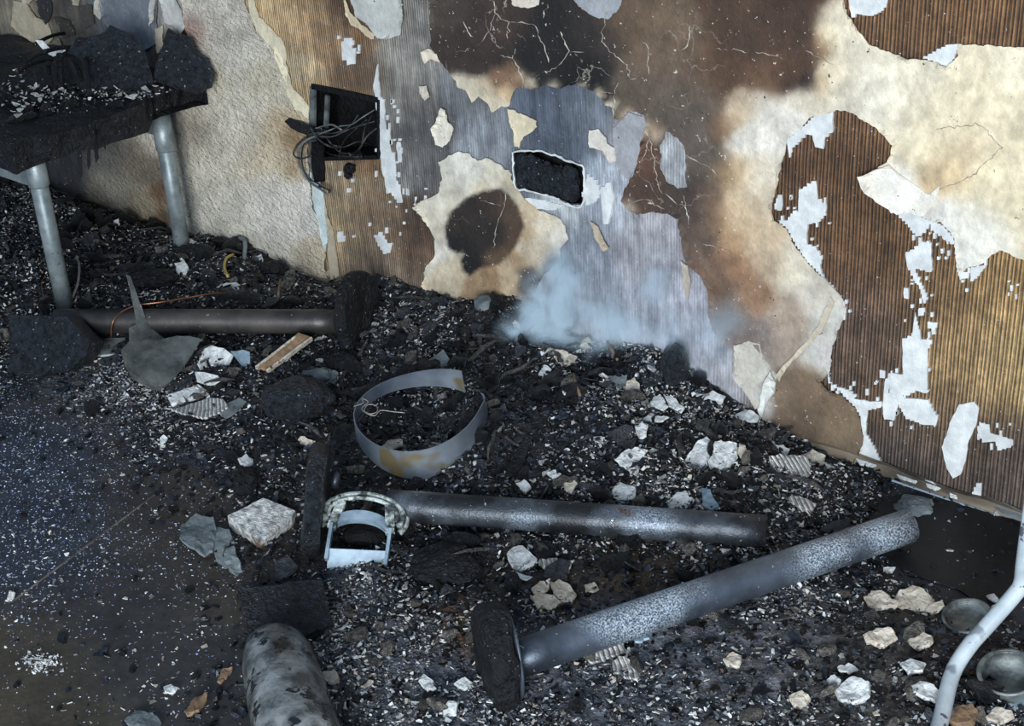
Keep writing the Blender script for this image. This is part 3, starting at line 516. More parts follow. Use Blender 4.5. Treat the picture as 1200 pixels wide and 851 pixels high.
# ------------------------------------------------------------------ shapes for loose pieces
def rough_chunk(seed, flat=.6, sub=1):
    bm = bmesh.new(); bmesh.ops.create_icosphere(bm, subdivisions=sub, radius=1)
    P = np.array([v.co[:] for v in bm.verts]); F = [[v.index for v in f.verts] for f in bm.faces]; bm.free()
    r = np.random.default_rng(seed); P = P * (1 + .45 * vnoise(P * 1.7 + seed * 3.1)[:, None] + r.normal(0, .1, (len(P), 1)))
    P = np.sign(P) * np.abs(P)**.85; P[:, 0] *= 1.15; P[:, 1] *= .8; P[:, 2] *= flat
    return P, F
def flake(seed, thick=.09, n=7, curl=.2):
    r = np.random.default_rng(seed); a = np.sort(r.uniform(0, 2 * math.pi, n) * .35 + np.arange(n) * 2 * math.pi / n * 1.0); rad = r.uniform(.55, 1.1, n); asp = r.uniform(.5, .95)
    R = np.stack([np.cos(a) * rad, np.sin(a) * rad * asp], -1); k = r.normal(0, curl, 3)
    def z(p): return k[0] * p[:, 0]**2 + k[1] * p[:, 1]**2 + k[2] * p[:, 0] * p[:, 1]
    C = np.zeros((1, 2)); top = np.concatenate([C, R]); zt = z(top); V = np.concatenate([np.c_[top, zt + thick], np.c_[top * 1.03, zt - thick]]); m = n + 1; F = []
    for i in range(n):
        j = (i + 1) % n; F += [(0, 1 + i, 1 + j), (m, m + 1 + j, m + 1 + i), (1 + i, m + 1 + i, m + 1 + j, 1 + j)]
    return V, F
def splinter(seed):
    r = np.random.default_rng(seed); V = []; n = 4
    for i in range(4):
        t = i / 3 * 2 - 1; c = np.array([t, .12 * math.sin(t * 2 + seed), .1 * r.normal()]); w = (.13 if 0 < i < 3 else .05) * r.uniform(.7, 1.3)
        V += [c + np.array([0, w * math.cos(q), .7 * w * math.sin(q)]) for q in np.arange(n) * math.pi / 2]
    F = [(4*i+j, 4*i+(j+1) % 4, 4*i+4+(j+1) % 4, 4*i+4+j) for i in range(3) for j in range(4)] + [(3, 2, 1, 0), (12, 13, 14, 15)]
    return np.array(V), F
CHK = [rough_chunk(s, RNG.uniform(.45, .8)) for s in range(10)]; FLK = [flake(s, RNG.uniform(.05, .12), int(RNG.integers(6, 9))) for s in range(20, 34)]; SPL = [splinter(s) for s in range(50, 56)]
SHARD = [flake(s, .12, 5, .12) for s in range(80, 92)]
def rotmats(n, nrm, tilt):
    """random spin about a normal that leans from the ground's own by up to tilt"""
    N = nrm + RNG.normal(0, 1, (n, 3)) * tilt; N /= np.linalg.norm(N, axis=1, keepdims=True)
    A = RNG.normal(0, 1, (n, 3)); A -= N * (A * N).sum(1, keepdims=True); A /= np.linalg.norm(A, axis=1, keepdims=True)
    return np.stack([A, np.cross(N, A), N], -1)
def scatter_points(n, dens, clump=0.):
    out = []; tot = 0
    while tot < n:
        x = RNG.uniform(-2.3, 1.6, 40000); y = RNG.uniform(-1.9, -.006, 40000); q = proj(np.stack([x, y, np.maximum(H(x, y), 0)], -1))
        ok = (q[:, 0] > -40) & (q[:, 0] < 1290) & (q[:, 1] > 150) & (q[:, 1] < 930); x, y, q = x[ok], y[ok], q[ok]
        k = RNG.uniform(0, 1, len(x)) < np.clip(rbf(dens, q)[:, 0] * np.clip(.55 + clump * 1.1 * fbm2(x, y, 9, 3, 71), 0, 1.6), 0, 1); out.append(np.stack([x[k], y[k]], -1)); tot += k.sum()
        if len(out) > 60: break
    return np.concatenate(out)[:n]
def bulk(name, shapes, n, dens, s0, s1, mat, label, cat, tilt=.35, sink=.15, cols=None, pw=2.2, lift=0., clump=0.):
    p = scatter_points(n, dens, clump); n = len(p); z = np.maximum(H(p[:, 0], p[:, 1]), 0); Rm = rotmats(n, normal_at(p[:, 0], p[:, 1]), tilt)
    sz = s0 + (s1 - s0) * RNG.uniform(0, 1, n)**pw; pick = RNG.integers(0, len(shapes), n); VV, FF, CC = [], [], []; k = 0
    for s, (V, F) in enumerate(shapes):
        I = np.where(pick == s)[0]
        if not len(I): continue
        T = [];  # triangulate
        for f in F: T += [(f[0], f[i], f[i + 1]) for i in range(1, len(f) - 1)]
        T = np.array(T); W = np.einsum('nij,vj->nvi', Rm[I], V) * sz[I][:, None, None]
        W += np.stack([p[I, 0], p[I, 1], z[I] + sz[I] * .25 - sink * sz[I] + lift * np.clip(z[I] / .01, 0, 1)], -1)[:, None, :]; W[..., 1] = np.minimum(W[..., 1], -.003)
        VV.append(W.reshape(-1, 3)); FF.append((T[None] + (np.arange(len(I)) * len(V))[:, None, None] + k).reshape(-1, 3)); k += len(I) * len(V)
        if cols is not None: CC.append(np.repeat(np.array(cols)[RNG.integers(0, len(cols), len(I))] * RNG.uniform(.75, 1.15, (len(I), 1)), len(V), 0))
    V, F = np.concatenate(VV), np.concatenate(FF).astype(np.int32)
    me = bpy.data.meshes.new(name); me.vertices.add(len(V)); me.vertices.foreach_set('co', V.astype(np.float32).ravel()); me.loops.add(len(F) * 3); me.loops.foreach_set('vertex_index', F.ravel())
    me.polygons.add(len(F)); me.polygons.foreach_set('loop_start', np.arange(len(F), dtype=np.int32) * 3); me.update(calc_edges=True)
    if cols is not None:
        c = np.concatenate(CC); at = me.attributes.new('col', 'FLOAT_COLOR', 'POINT'); at.data.foreach_set('color', np.c_[c, np.ones(len(c))].astype(np.float32).ravel())
    me.shade_flat(); me.materials.append(mat); o = bpy.data.objects.new(name, me); COL.objects.link(o)
    return tag(o, label, cat, kind='stuff')

D_DARK = [(640,480,90,1.),(560,400,50,1.),(480,420,40,.9),(880,540,60,.9),(960,580,30,.8),(500,510,40,.9),(380,480,40,.9),(400,550,35,.7),(300,480,40,.8),(250,420,40,.8),(200,340,60,1.),(60,280,60,1.),(320,330,40,.9),(120,460,30,.35),(200,520,30,.5),(280,540,30,.6),(90,520,40,.06),(60,640,60,.02),(150,720,60,.02),(100,800,50,.03),(240,600,30,.15),
 (240,720,30,.08),(330,660,30,.4),(350,730,30,.3),(430,770,40,.5),(520,660,30,.8),(560,740,30,.4),(620,660,30,.5),(750,650,30,.4),(700,800,50,.45),(900,750,50,.45),(1010,700,30,.5),(1020,760,30,.6),(1120,800,40,.6),(1090,640,40,.08),(1150,690,30,.15),(400,830,30,.4),(260,830,25,.3)]
D_WHITE = [(700,500,50,1.),(640,480,40,.9),(760,500,50,1.),(880,520,50,.9),(940,560,30,.6),(620,420,30,.4),(560,400,30,.25),(480,370,25,.9),(520,400,25,.5),(500,500,40,.6),(450,440,30,.1),(400,540,40,.08),(330,470,40,.35),(250,430,40,.4),(130,455,25,1.),(190,480,25,.9),(210,520,30,.5),(290,550,30,.3),(200,330,60,.35),(60,290,60,.45),(320,340,40,.2),(80,540,40,.12),(60,620,40,.3),(150,700,50,.06),(190,780,30,.3),(60,780,20,.1),(250,660,25,.6),
 (300,690,20,.7),(230,840,25,.4),(330,720,30,.15),(430,770,40,.9),(540,640,30,.25),(520,790,40,.8),(620,670,30,.5),(640,600,30,.5),(740,650,30,.45),(700,800,50,.9),(900,750,50,1.),(1000,780,40,1.),(1020,710,30,.5),(1120,800,40,.9),(1090,640,30,.12),(1130,620,15,.6),(1150,690,30,.2),(400,830,30,.7),(860,590,30,.6)]
M['bits'] = pbr('char_bits', (.3, .31, .33), (1.05, 1.1, 1.18), 60, .33, spec=.4, bump=.4, bscale=150, bdist=.004, attr='col')
M['pale_bits'] = pbr('pale_bits', (.7, .7, .7), (1.1, 1.1, 1.1), 60, .8, bump=.3, bscale=150, bdist=.003, attr='col')
DK = [lin(c) for c in ((24,26,31),(16,17,20),(34,38,46),(44,49,58),(22,20,19),(30,24,20),(60,66,74),(12,12,13))]
GR = [lin(c) for c in ((110,114,120),(150,152,155),(86,90,98),(132,126,116),(72,76,84),(170,172,172))]
WH = [lin(c) for c in ((222,224,222),(236,238,236),(206,206,202),(190,190,188),(214,202,184),(176,172,164))]
bulk('char_crumbs', CHK, 16000, D_DARK, .002, .0095, M['bits'], 'countless small black crumbs of char strewn over the heap and floor', 'char crumbs', cols=DK)
bulk('char_flakes', FLK, 12000, D_DARK, .003, .017, M['bits'], 'thin black flakes of burnt paper and wood lying loose in the debris', 'char flakes', tilt=.55, cols=DK, pw=2.6)
bulk('grey_ash_flakes', SHARD, 11000, D_WHITE, .002, .008, M['pale_bits'], 'fine grey ash flakes sprinkled over the black debris', 'ash flakes', tilt=.5, cols=GR, pw=2., lift=.004, clump=1.)
bulk('pale_crumbs', SHARD, 10000, D_WHITE, .0016, .0075, M['pale_bits'], 'tiny white crumbs of plaster and paint peppered over the floor', 'plaster crumbs', tilt=.4, cols=WH, pw=2.6, lift=.005, clump=1.)
D_ASH = [(700,800,50,1.),(600,840,40,1.),(430,770,40,1.),(520,780,40,1.),(880,740,50,1.),(960,790,50,1.),(1080,810,40,.8),(1180,800,30,.5),(820,700,30,.8),(640,650,30,.3),(740,650,25,.2),(560,720,25,.1),(330,620,30,.25),(400,820,30,.8),(480,680,25,.3),(640,470,60,.45),(760,520,50,.4),(880,540,40,.4),(120,460,25,.9),(480,370,25,.6),(300,330,60,.15),(60,600,60,.0),(150,720,70,.0),(250,720,40,.1),(1100,640,50,.0),(400,540,40,.02)]
bulk('fine_ash', SHARD, 18000, D_ASH, .0018, .0062, M['pale_bits'], 'dense fine grey ash carpeting the debris in the foreground', 'fine ash', tilt=.45, cols=GR[:1] + GR[2:3] + GR[4:5] + [lin((58,60,66)), lin((92,84,78))], pw=1.6, lift=.003, clump=.5)
D_GRIT = [(60,620,60,1.),(40,560,30,.9),(150,600,40,.35),(60,720,40,.3),(200,560,30,.2),(250,650,40,.4),(160,760,70,.1),(100,500,30,.3),(1100,650,50,.15),(600,600,200,.05),(250,760,40,.2),(110,640,30,.7)]
bulk('painted_glint_grit', SHARD, 10000, D_GRIT, .0009, .0032, M['pale_bits'], 'fine grit dusted over the bare dark floor, sky glints painted into its pale blue colours', 'grit', tilt=.4, cols=[lin(c) for c in ((170,186,222),(225,234,248),(120,138,180),(100,112,148))])  # bluish white colours paint the sky reflection on the grit

# loose pieces that can be picked apart: each one an object
def variants(name, shapes, mat):
    r = []
    for V, F in shapes:
        me = bpy.data.meshes.new(name); me.from_pydata(V.tolist(), [], F); me.update(); me.materials.append(mat); r.append(me)
    return r
ZONES = [((0,150,420,365), 'under the burnt table, behind the left pedestal tube'), ((0,365,190,520), 'by the black block at the left edge'), ((190,365,300,520), 'around the grey sheet and white crockery at left'),
 ((300,365,420,560), 'between the fallen disc and the clinker lump at left'), ((420,440,575,580), 'in and around the metal hoop'), ((420,300,560,440), 'on the ash bank right of the standing disc'), ((560,300,700,440), 'on the heap just below the smoke'),
 ((575,440,720,580), 'on the heap right of the metal hoop'), ((700,380,800,580), 'on the middle of the heap by the wall'), ((800,400,900,610), 'beside the cracked white plaster slab'), ((900,400,1040,640), 'at the right foot of the heap'),
 ((1040,500,1240,720), 'on the dark mat below the baseboard'), ((0,520,290,890), 'on the bare floor at lower left'), ((290,560,480,700), 'around the cast collar and white block'), ((290,700,550,890), 'in the grey ash by the square board and jar'),
 ((480,600,760,730), 'between the two long tubes'), ((760,600,960,690), 'in the corner where the two long tubes meet'), ((550,690,860,890), 'in front of the foreground tube, left half'), ((860,640,1080,890), 'in front of the foreground tube, right half'), ((1080,720,1240,890), 'near the bent white tube')]
def zone(q):
    for (a, b, c, d), t in ZONES:
        if a <= q[0] < c and b <= q[1] < d: return t
    return 'elsewhere on the debris bed'
def place(name, meshes, pts, sizes, label, cat, group, tilt, lift=.15, up=0.):
    n = len(pts); R = rotmats(n, normal_at(pts[:, 0], pts[:, 1]), tilt)
    for i in range(n):
        o = bpy.data.objects.new(name, meshes[int(RNG.integers(len(meshes)))]); COL.objects.link(o)
        s = sizes[i]; ext = np.abs(R[i][1]).max() * s
        o.matrix_world = Matrix.Translation((pts[i, 0], min(pts[i, 1], -s * 1.1 - .004), max(float(H(pts[i, 0], pts[i, 1])), 0) + lift * s + up * min(1., max(float(H(pts[i, 0], pts[i, 1])), 0) / .01))) @ Matrix(R[i].tolist()).to_4x4() @ Matrix.Scale(s, 4)
        zt = zone(proj(np.array([pts[i, 0], pts[i, 1], max(float(H(pts[i, 0], pts[i, 1])), 0)])))
        tag(o, label + ' ' + zt, cat, group + ' ' + zt)
VM = {'w': variants('plaster_flake', FLK + SHARD[:4], pbr('pale_flake', (.34, .33, .31), (.8, .8, .77), 2.5, .85, bump=.6, bscale=9, bdist=.06, rand=.3, speck=((.07, .07, .07), 4, .6))),
      'c': variants('charcoal_chunk', [rough_chunk(s, .6, 2) for s in range(100, 114)], pbr('charcoal', (.007, .007, .009), (.035, .038, .045), 4, .45, bump=1., bscale=7, bdist=.12, rand=.3, speck=(ASHW, 9, .7))),
      'f': variants('charred_flake', [flake(s, .05, 8, .25) for s in range(120, 130)], pbr('charred_sheet', (.01, .011, .014), (.05, .056, .068), 3, .4, bump=.6, bscale=6, bdist=.06, rand=.4, speck=(ASHW, 9, .72))),
      'k': variants('plaster_clod', [rough_chunk(s, .5, 2) for s in range(140, 150)], pbr('clod', (.07, .062, .055), (.42, .38, .33), 2.2, .85, bump=1., bscale=6, bdist=.12, rand=.6, speck=((.03, .03, .03), 4, .58))),
      's': variants('charred_splinter', SPL, pbr('splinter', (.012, .011, .011), (.07, .064, .06), 3, .6, bump=.5, bscale=6, bdist=.08, rand=.5))}
D_BIGW = [(700,500,50,.9),(760,490,50,1.),(860,500,50,1.),(920,540,30,.9),(640,430,20,.5),(480,370,20,.7),(500,500,40,.2),(400,540,40,.03),(330,470,40,.15),(250,430,30,.3),(150,455,30,.3),(210,320,40,.3),(60,300,50,.2),(100,560,60,.03),(150,720,70,.03),(190,780,30,.5),(620,650,25,.4),(740,650,30,.35),(430,770,40,.3),(700,800,50,.6),(900,760,50,.8),(1020,770,40,1.),(1120,800,40,.9),(1020,700,30,.4),(1130,620,20,.8),(1120,680,30,.2),(540,800,30,.5),(850,590,30,.5),(380,830,30,.3)]
p = scatter_points(215, D_BIGW); place('plaster_flake', VM['w'], p, .007 + .011 * RNG.uniform(0, 1, len(p))**2, 'small pale plaster flake', 'plaster flake', 'small pale flakes', .45)
D_BIGC = [(640,480,90,.8),(560,400,50,1.),(480,420,40,.8),(880,540,60,.5),(500,510,40,.8),(380,480,40,.9),(400,550,35,.5),(300,480,40,.6),(250,420,40,.8),(200,340,60,1.),(60,280,60,1.),(320,330,40,.9),(120,460,30,.1),(100,600,90,.0),(150,740,90,.0),(330,660,30,.1),(520,660,30,.9),(620,660,30,.2),(750,650,30,.2),(700,800,60,.06),(900,750,50,.08),(1020,760,30,.2),(1120,800,40,.2),(1090,650,50,.0),(430,770,40,.05)]
p = scatter_points(280, D_BIGC); place('charcoal_chunk', VM['c'], p, .010 + .020 * RNG.uniform(0, 1, len(p))**2.2, 'loose lump of black charcoal', 'charcoal', 'charcoal lumps', .6, .2)
p = scatter_points(240, D_BIGC); place('charred_flake', VM['f'], p, .014 + .026 * RNG.uniform(0, 1, len(p))**2.2, 'thin curled charred sheet', 'charred flake', 'charred sheets', .45, .2)
p = scatter_points(190, [(1020,760,40,1.),(1100,800,40,1.),(940,760,40,.7),(700,800,60,.5),(850,540,50,.7),(930,570,30,.8),(480,375,25,.7),(130,460,25,.4),(250,440,40,.3),(430,780,40,.4),(640,500,60,.25),(740,650,30,.7),(100,600,90,.0),(150,740,90,.0),(1100,640,60,.03),(60,290,60,.2),(400,540,40,.05),(1180,760,30,.6)]); place('plaster_clod', VM['k'], p, .007 + .013 * RNG.uniform(0, 1, len(p))**1.8, 'small dirty grey-brown plaster clod', 'plaster clod', 'dirty plaster clods', .5, .25, .004)
p = scatter_points(150, D_BIGC); place('charred_splinter', VM['s'], p, .02 + .035 * RNG.uniform(0, 1, len(p))**2, 'thin charred wood splinter', 'splinter', 'charred splinters', .3, .2)

# ------------------------------------------------------------------ builders for the things placed by hand
def unit(v): v = np.asarray(v, float); return v / np.linalg.norm(v)
TOCAM = lambda p: unit(CAM - np.asarray(p))
def frame(t):
    t = unit(t); a = unit(np.cross(t, [0, 0, 1])) if abs(t[2]) < .95 else unit(np.cross(t, [1, 0, 0])); return t, a, np.cross(t, a)
def slab_geo(outline, c, n, thick, step, rough, seed, jamp=.6, jstep=6, bend=0., edge=.25):
    o = jag(outline, jstep, jamp, seed) if jamp else [tuple(p) for p in outline]
    inner = grid_in(o, step); V2, F = tri(o, [], inner.tolist()); n = unit(n)
    V = plane_hit(V2[:, 0], V2[:, 1], c, n); m = len(V); ctr = V.mean(0); t, a, b = frame(n)
    ua, ub = (V - ctr) @ a, (V - ctr) @ b; sc = max(np.ptp(ua), np.ptp(ub)) / 2
    top = V + n * (rough * (fbm(V * 28, 3, seed) + .7 * fbm(V * 110, 2, seed + 5)) + bend * (ua / sc)**2 * sc)[:, None]
    bs = boundary(F); bi = np.unique(np.array(bs).ravel())
    bot = top - n * thick + (n * (rough * .6 * fbm(V * 30 + 9, 2, seed + 3))[:, None]); mid = (top + bot) / 2
    cen = V.mean(0); push = V[bi] - cen; push -= n * (push @ n)[:, None]; push /= np.linalg.norm(push, axis=1, keepdims=True) + 1e-9
    mid[bi] += push * thick * edge * (1 + .8 * vnoise(V[bi] * 60)[:, None])
    e1 = V[F[:, 1]] - V[F[:, 0]]; e2 = V[F[:, 2]] - V[F[:, 0]]
    if (np.cross(e1, e2) @ n).mean() < 0: F = F[:, ::-1]; bs = [(q, p) for p, q in bs]
    mi = {int(v): 2 * m + k for k, v in enumerate(bi)}
    Fs = [tuple(f) for f in F] + [tuple(int(i) + m for i in f[::-1]) for f in F]
    for p, q in bs: Fs += [(q, p, mi[int(p)], mi[int(q)]), (mi[int(q)], mi[int(p)], p + m, q + m)]
    return np.concatenate([top, bot, mid[bi]]), Fs
def slab(name, outline, mat, label=None, cat=None, n=(0, 0, 1), lift=None, thick=.008, step=8., rough=.001, seed=1, jamp=.6, jstep=6, bend=0., parent=None, group=None, c=None, smooth=False, edge=.25, at=None):
    """a flat-ish broken piece: its outline is set where it lies, on a plane of its own, with real thickness"""
    P = np.array(outline, float); m = P.mean(0) if at is None else np.array(at)
    if c is None: c = G(m[0], m[1]) + np.array([0, 0, thick * .8 if lift is None else lift])
    V, F = slab_geo(outline, np.asarray(c, float), n, thick, step, rough, seed, jamp, jstep, bend, edge)
    o = mk(name, V, F, mat, parent, origin=None if parent else (V[:, 0].mean(), V[:, 1].mean(), V[:, 2].min()), smooth=smooth)
    return tag(o, label, cat, group)
def lump(name, px, py, rx, ry, mat, label=None, cat=None, seed=1, sub=4, amp=.35, freq=1.6, flat=.7, parent=None, group=None, sink=.35, depth=None, smooth=False, lift=0.):
    c = G(px, py + ry * .5); k = pxm(c); bm = bmesh.new(); bmesh.ops.create_icosphere(bm, subdivisions=sub, radius=1)
    P = np.array([v.co[:] for v in bm.verts]); F = [[v.index for v in f.verts] for f in bm.faces]; bm.free()
    P = P * (1 + amp * fbm(P * freq + seed * 5.3, 3, seed)[:, None] + .3 * amp * vnoise(P * 9 + seed)[:, None])
    r = ROT @ np.array([1, 0, 0]); r[2] = 0; r = unit(r); d = np.array([-r[1], r[0], 0])
    V = P[:, :1] * r * rx * k + P[:, 1:2] * d * (depth if depth else (rx + ry) * .5) * k + P[:, 2:] * np.array([0, 0, 1]) * ry * k * flat
    V += c + np.array([0, 0, ry * k * flat * (1 - sink) * .6 + lift]); V[:, 1] = np.minimum(V[:, 1], -.008)
    return tag(mk(name, V, F, mat, parent, origin=None if parent else c, smooth=smooth), label, cat, group)
def tube_geo(pts, r, seg=12, closed=False, cap=True, flatten=None):
    P = np.array(pts, float); n = len(P); r = np.full(n, r) if np.isscalar(r) else np.array(r, float)
    T = (np.roll(P, -1, 0) - np.roll(P, 1, 0)) if closed else np.gradient(P, axis=0); T /= np.linalg.norm(T, axis=1, keepdims=True) + 1e-12
    _, a, b = frame(T[0]); V, F = [], []
    for i in range(n):
        a = unit(a - T[i] * (a @ T[i])); b = np.cross(T[i], a)
        for j in range(seg):
            q = 2 * math.pi * j / seg; V.append(P[i] + r[i] * (a * math.cos(q) + b * math.sin(q)))
    m = n if closed else n - 1
    for i in range(m):
        for j in range(seg): i2 = (i + 1) % n; F.append((i * seg + j, i * seg + (j + 1) % seg, i2 * seg + (j + 1) % seg, i2 * seg + j))
    if cap and not closed: F += [tuple(range(seg))[::-1], tuple((n - 1) * seg + j for j in range(seg))]
    return np.array(V), F
def smooth_path(pts, k=6):
    P = np.array(pts, float); Q = np.vstack([2 * P[0] - P[1], P, 2 * P[-1] - P[-2]]); out = []
    for i in range(1, len(Q) - 2):
        for t in np.arange(k) / k:
            out.append(.5 * (2 * Q[i] + (Q[i+1] - Q[i-1]) * t + (2 * Q[i-1] - 5 * Q[i] + 4 * Q[i+1] - Q[i+2]) * t**2 + (-Q[i-1] + 3 * Q[i] - 3 * Q[i+1] + Q[i+2]) * t**3))
    return np.array(out + [P[-1]])
def tube(name, pts, r, mat, parent=None, seg=12, label=None, cat=None, group=None, closed=False, smooth=True):
    V, F = tube_geo(pts, r, seg, closed); return tag(mk(name, V, F, mat, parent, origin=None if parent else V[V[:, 2].argmin()], smooth=smooth), label, cat, group)
def lathe(name, A, B, prof, mat, parent=None, seg=40, smooth=True, noise=0., nf=30., seed=1, label=None, cat=None, squash=None, cutout=None):
    """prof: (distance from A along A-B in metres, radius)"""
    A, B = np.array(A, float), np.array(B, float); t, a, b = frame(B - A); V, F = [], []
    for s, r in prof:
        for j in range(seg):
            q = 2 * math.pi * j / seg; V.append(A + t * s + r * (a * math.cos(q) + b * math.sin(q) * (squash or 1)))
    V = np.array(V); 
    if noise: V += fbm(V * nf, 3, seed)[:, None] * noise * unit([.4, .5, .8]) + np.stack([vnoise(V * nf * 1.7 + k * 9.1, seed) for k in (1, 2, 3)], -1) * noise * .6
    n = len(prof)
    for i in range(n - 1):
        for j in range(seg):
            if cutout and cutout(i, j, seg): continue
            F.append((i * seg + j, i * seg + (j + 1) % seg, (i + 1) * seg + (j + 1) % seg, (i + 1) * seg + j))
    F += [tuple(range(seg))[::-1], tuple((n - 1) * seg + j for j in range(seg))] if prof[0][1] > 1e-4 and prof[0] != prof[-1] else []
    return tag(mk(name, V, F, mat, parent, origin=None if parent else V[V[:, 2].argmin()], smooth=smooth), label, cat)
def pipe_prof(L, r, wall=.004, deep=.08):        # a pipe whose far end is open
    return [(0, r)] + [(L * k / 12, r) for k in range(1, 13)] + [(L, r - wall), (L - deep, r - wall), (L - deep, .0005)]
def disc_prof(h, r): return [(0, .0005), (0, r * .35), (0, r * .7), (0, r * .9), (h * .15, r * .98), (h * .5, r), (h * .85, r * .98), (h, r * .92), (h, r * .6), (h, r * .3), (h, .0005)]

# ------------------------------------------------------------------ three fallen pedestals
def pedestal(label, a, b, r, mat, base):
    t = empty('table_pedestal', base, label, 'table pedestal', 'fallen table pedestals'); L = np.linalg.norm(np.array(b) - a)
    lathe('tube', a, b, pipe_prof(L, r), mat, t, seg=36); return t
# left: tube runs from the black block to the standing disc
a, b = P3(66, 376, .075), P3(398, 377, .075)
p1 = pedestal('rust-brown metal pedestal tube below the woodchip wall, standing black disc at its right end', a, b, .029, M['rust'], (b[0], b[1], 0))
ax = unit(b - a); q = P3(419, 369, .095); vw = TOCAM(q); axd = unit(ax + vw * .22)
lathe('end_disc', q - axd * .014, q + axd, disc_prof(.03, .106), M['char'], p1, seg=44, noise=.007, nf=16, seed=5, smooth=False)
tag(p1.children[-1], 'flat black charred disc standing on its edge')
# middle: tube with the cast collar
a, b = P3(455, 592, .055), P3(898, 623, .05)
p2 = pedestal('fallen metal pedestal tube with a pale cast collar and open bracket at its left end', a, b, .0295, M['steel_ash'], (a[0], a[1], 0))
ax = unit(b - a); q = P3(371, 586, .085); vw = TOCAM(q); axd = unit(ax - vw * (ax @ vw) * .8)
lathe('end_disc', q - axd * .016, q + axd, disc_prof(.034, .11), M['char_fine'], p2, seg=44, noise=.006, nf=16, seed=8, smooth=False)
# front: tube with thick disc, nearest the camera
a, b = P3(590, 778, .05), P3(1064, 617, .045)
p3 = pedestal('steel-blue pedestal tube across the foreground with a thick black burnt disc at its near end', a, b, .0305, M['steel'], (a[0], a[1], 0))
ax = unit(b - a); q = P3(580, 770, .07); axd = unit(ax + np.array([.1, -.2, 0]))
lathe('end_disc', q - axd * .02, q + axd, disc_prof(.042, .088), M['char'], p3, seg=44, noise=.008, nf=18, seed=12, smooth=False)
lathe('end_plate', q + axd * .024, q + axd * 2, [(0, .0005), (0, .07), (.004, .072), (.006, .07), (.006, .0005)], M['steel'], p3, seg=40)

# cast collar of the middle pedestal: flange ring round an opening, with an open bracket and plate hanging from it
up_ = unit(TOCAM(P3(424, 610, .06)) * .75 + np.array([0, 0, .8])); cc = P3(425, 608, .062); rt = unit(ROT @ np.array([1, .12, 0])); rt = unit(rt - up_ * (rt @ up_)); dn = np.cross(rt, up_)
if (dn @ (ROT @ np.array([0, 1, 0]))) < 0: dn = -dn
k = pxm(cc)
def ell(rx, ry, z=0., n=40, a0=0., a1=2 * math.pi, oy=0.):
    return [cc + rt * rx * k * math.cos(q) + dn * (ry * k * math.sin(q) + oy * k) + up_ * z for q in np.linspace(a0, a1, n, endpoint=abs(a1 - a0) < 6.2)]
col = mk('collar', *tube_geo(ell(46, 27, 0, 40, math.pi * .86, math.pi * 2.14, -5), .0065, 10, False), M['cast'], p2, smooth=True); tag(col, 'pale lime-crusted cast collar')
mk('collar_rim', *tube_geo(ell(40, 21, .007, 40, math.pi * .9, math.pi * 2.1, -4), .004, 8, False), M['cast'], col, smooth=True)
mk('collar_rim', *tube_geo(ell(50, 30, -.014, 40, math.pi * .84, math.pi * 2.16, -5), .006, 8, False), M['cast'], col, smooth=True)
V, F = [], []
A0 = ell(38, 25, .012, 26, math.pi * 1.04, math.pi * 1.96, 18); A1 = ell(30, 15, .012, 26, math.pi * 1.04, math.pi * 1.96, 20); n_ = len(A0)
for z_ in (0, -.016): V += [p + up_ * z_ for p in A0] + [p + up_ * z_ for p in A1]
for i in range(n_ - 1): F += [(i, i+1, n_+i+1, n_+i), (2*n_+i+1, 2*n_+i, 3*n_+i, 3*n_+i+1), (i+1, i, 2*n_+i, 2*n_+i+1), (n_+i, n_+i+1, 3*n_+i+1, 3*n_+i)]
br = mk('bracket', V, F, M['bluezinc'], p2, smooth=False); tag(br, 'bluish open bracket with a front plate')
def bar(name, p, q, w, h, mat, parent, nrm):
    t = unit(np.array(q) - p); nrm = unit(np.asarray(nrm) - t * (np.asarray(nrm) @ t)); s = np.cross(t, nrm); V = []
    for e in (p, q):
        for i, j in ((-1, -1), (1, -1), (1, 1), (-1, 1)): V.append(np.array(e) + s * w / 2 * i + nrm * h / 2 * j)
    return mk(name, V, [(0, 1, 2, 3)[::-1], (4, 5, 6, 7)] + [(i, (i + 1) % 4, 4 + (i + 1) % 4, 4 + i) for i in range(4)], mat, parent)
L0, R0 = cc - rt * 33 * k + dn * 16 * k + up_ * .004, cc + rt * 35 * k + dn * 16 * k + up_ * .004
for e in (L0, R0):
    bar('collar_post', e + (rt if e is L0 else -rt) * 6 * k - dn * 34 * k + up_ * .002, e + dn * 2 * k + up_ * .004, .017, .010, M['cast'], col, up_)
    bar('bracket_arm', e - dn * 2 * k + up_ * .006, e + dn * 40 * k - up_ * .008, .006, .02, M['bluezinc'], br, up_)
pl = lambda u, v, z: cc + rt * u * k + dn * v * k + up_ * z
mk('front_plate', [pl(-33, 44, .004), pl(35, 40, .004), pl(35, 58, -.022), pl(-32, 63, -.022)] + [pl(-33, 44, 0) - dn * .003, pl(35, 40, 0) - dn * .003, pl(35, 58, -.026) - dn * .003, pl(-32, 63, -.026) - dn * .003],
   [(3, 2, 1, 0), (4, 5, 6, 7), (0, 1, 5, 4), (1, 2, 6, 5), (2, 3, 7, 6), (3, 0, 4, 7)], M['bluezinc'], br)
lug = lathe('lug', cc - rt * 40 * k - dn * 38 * k, cc - rt * 38 * k - dn * 52 * k + up_ * .02, [(0, .010), (.014, .009), (.026, .006), (.03, .0005)], M['steel'], col, seg=14)
lump('soot_plug', 428, 622, 26, 16, M['soot'], parent=p2, seed=4, sub=3, amp=.2, sink=.2)

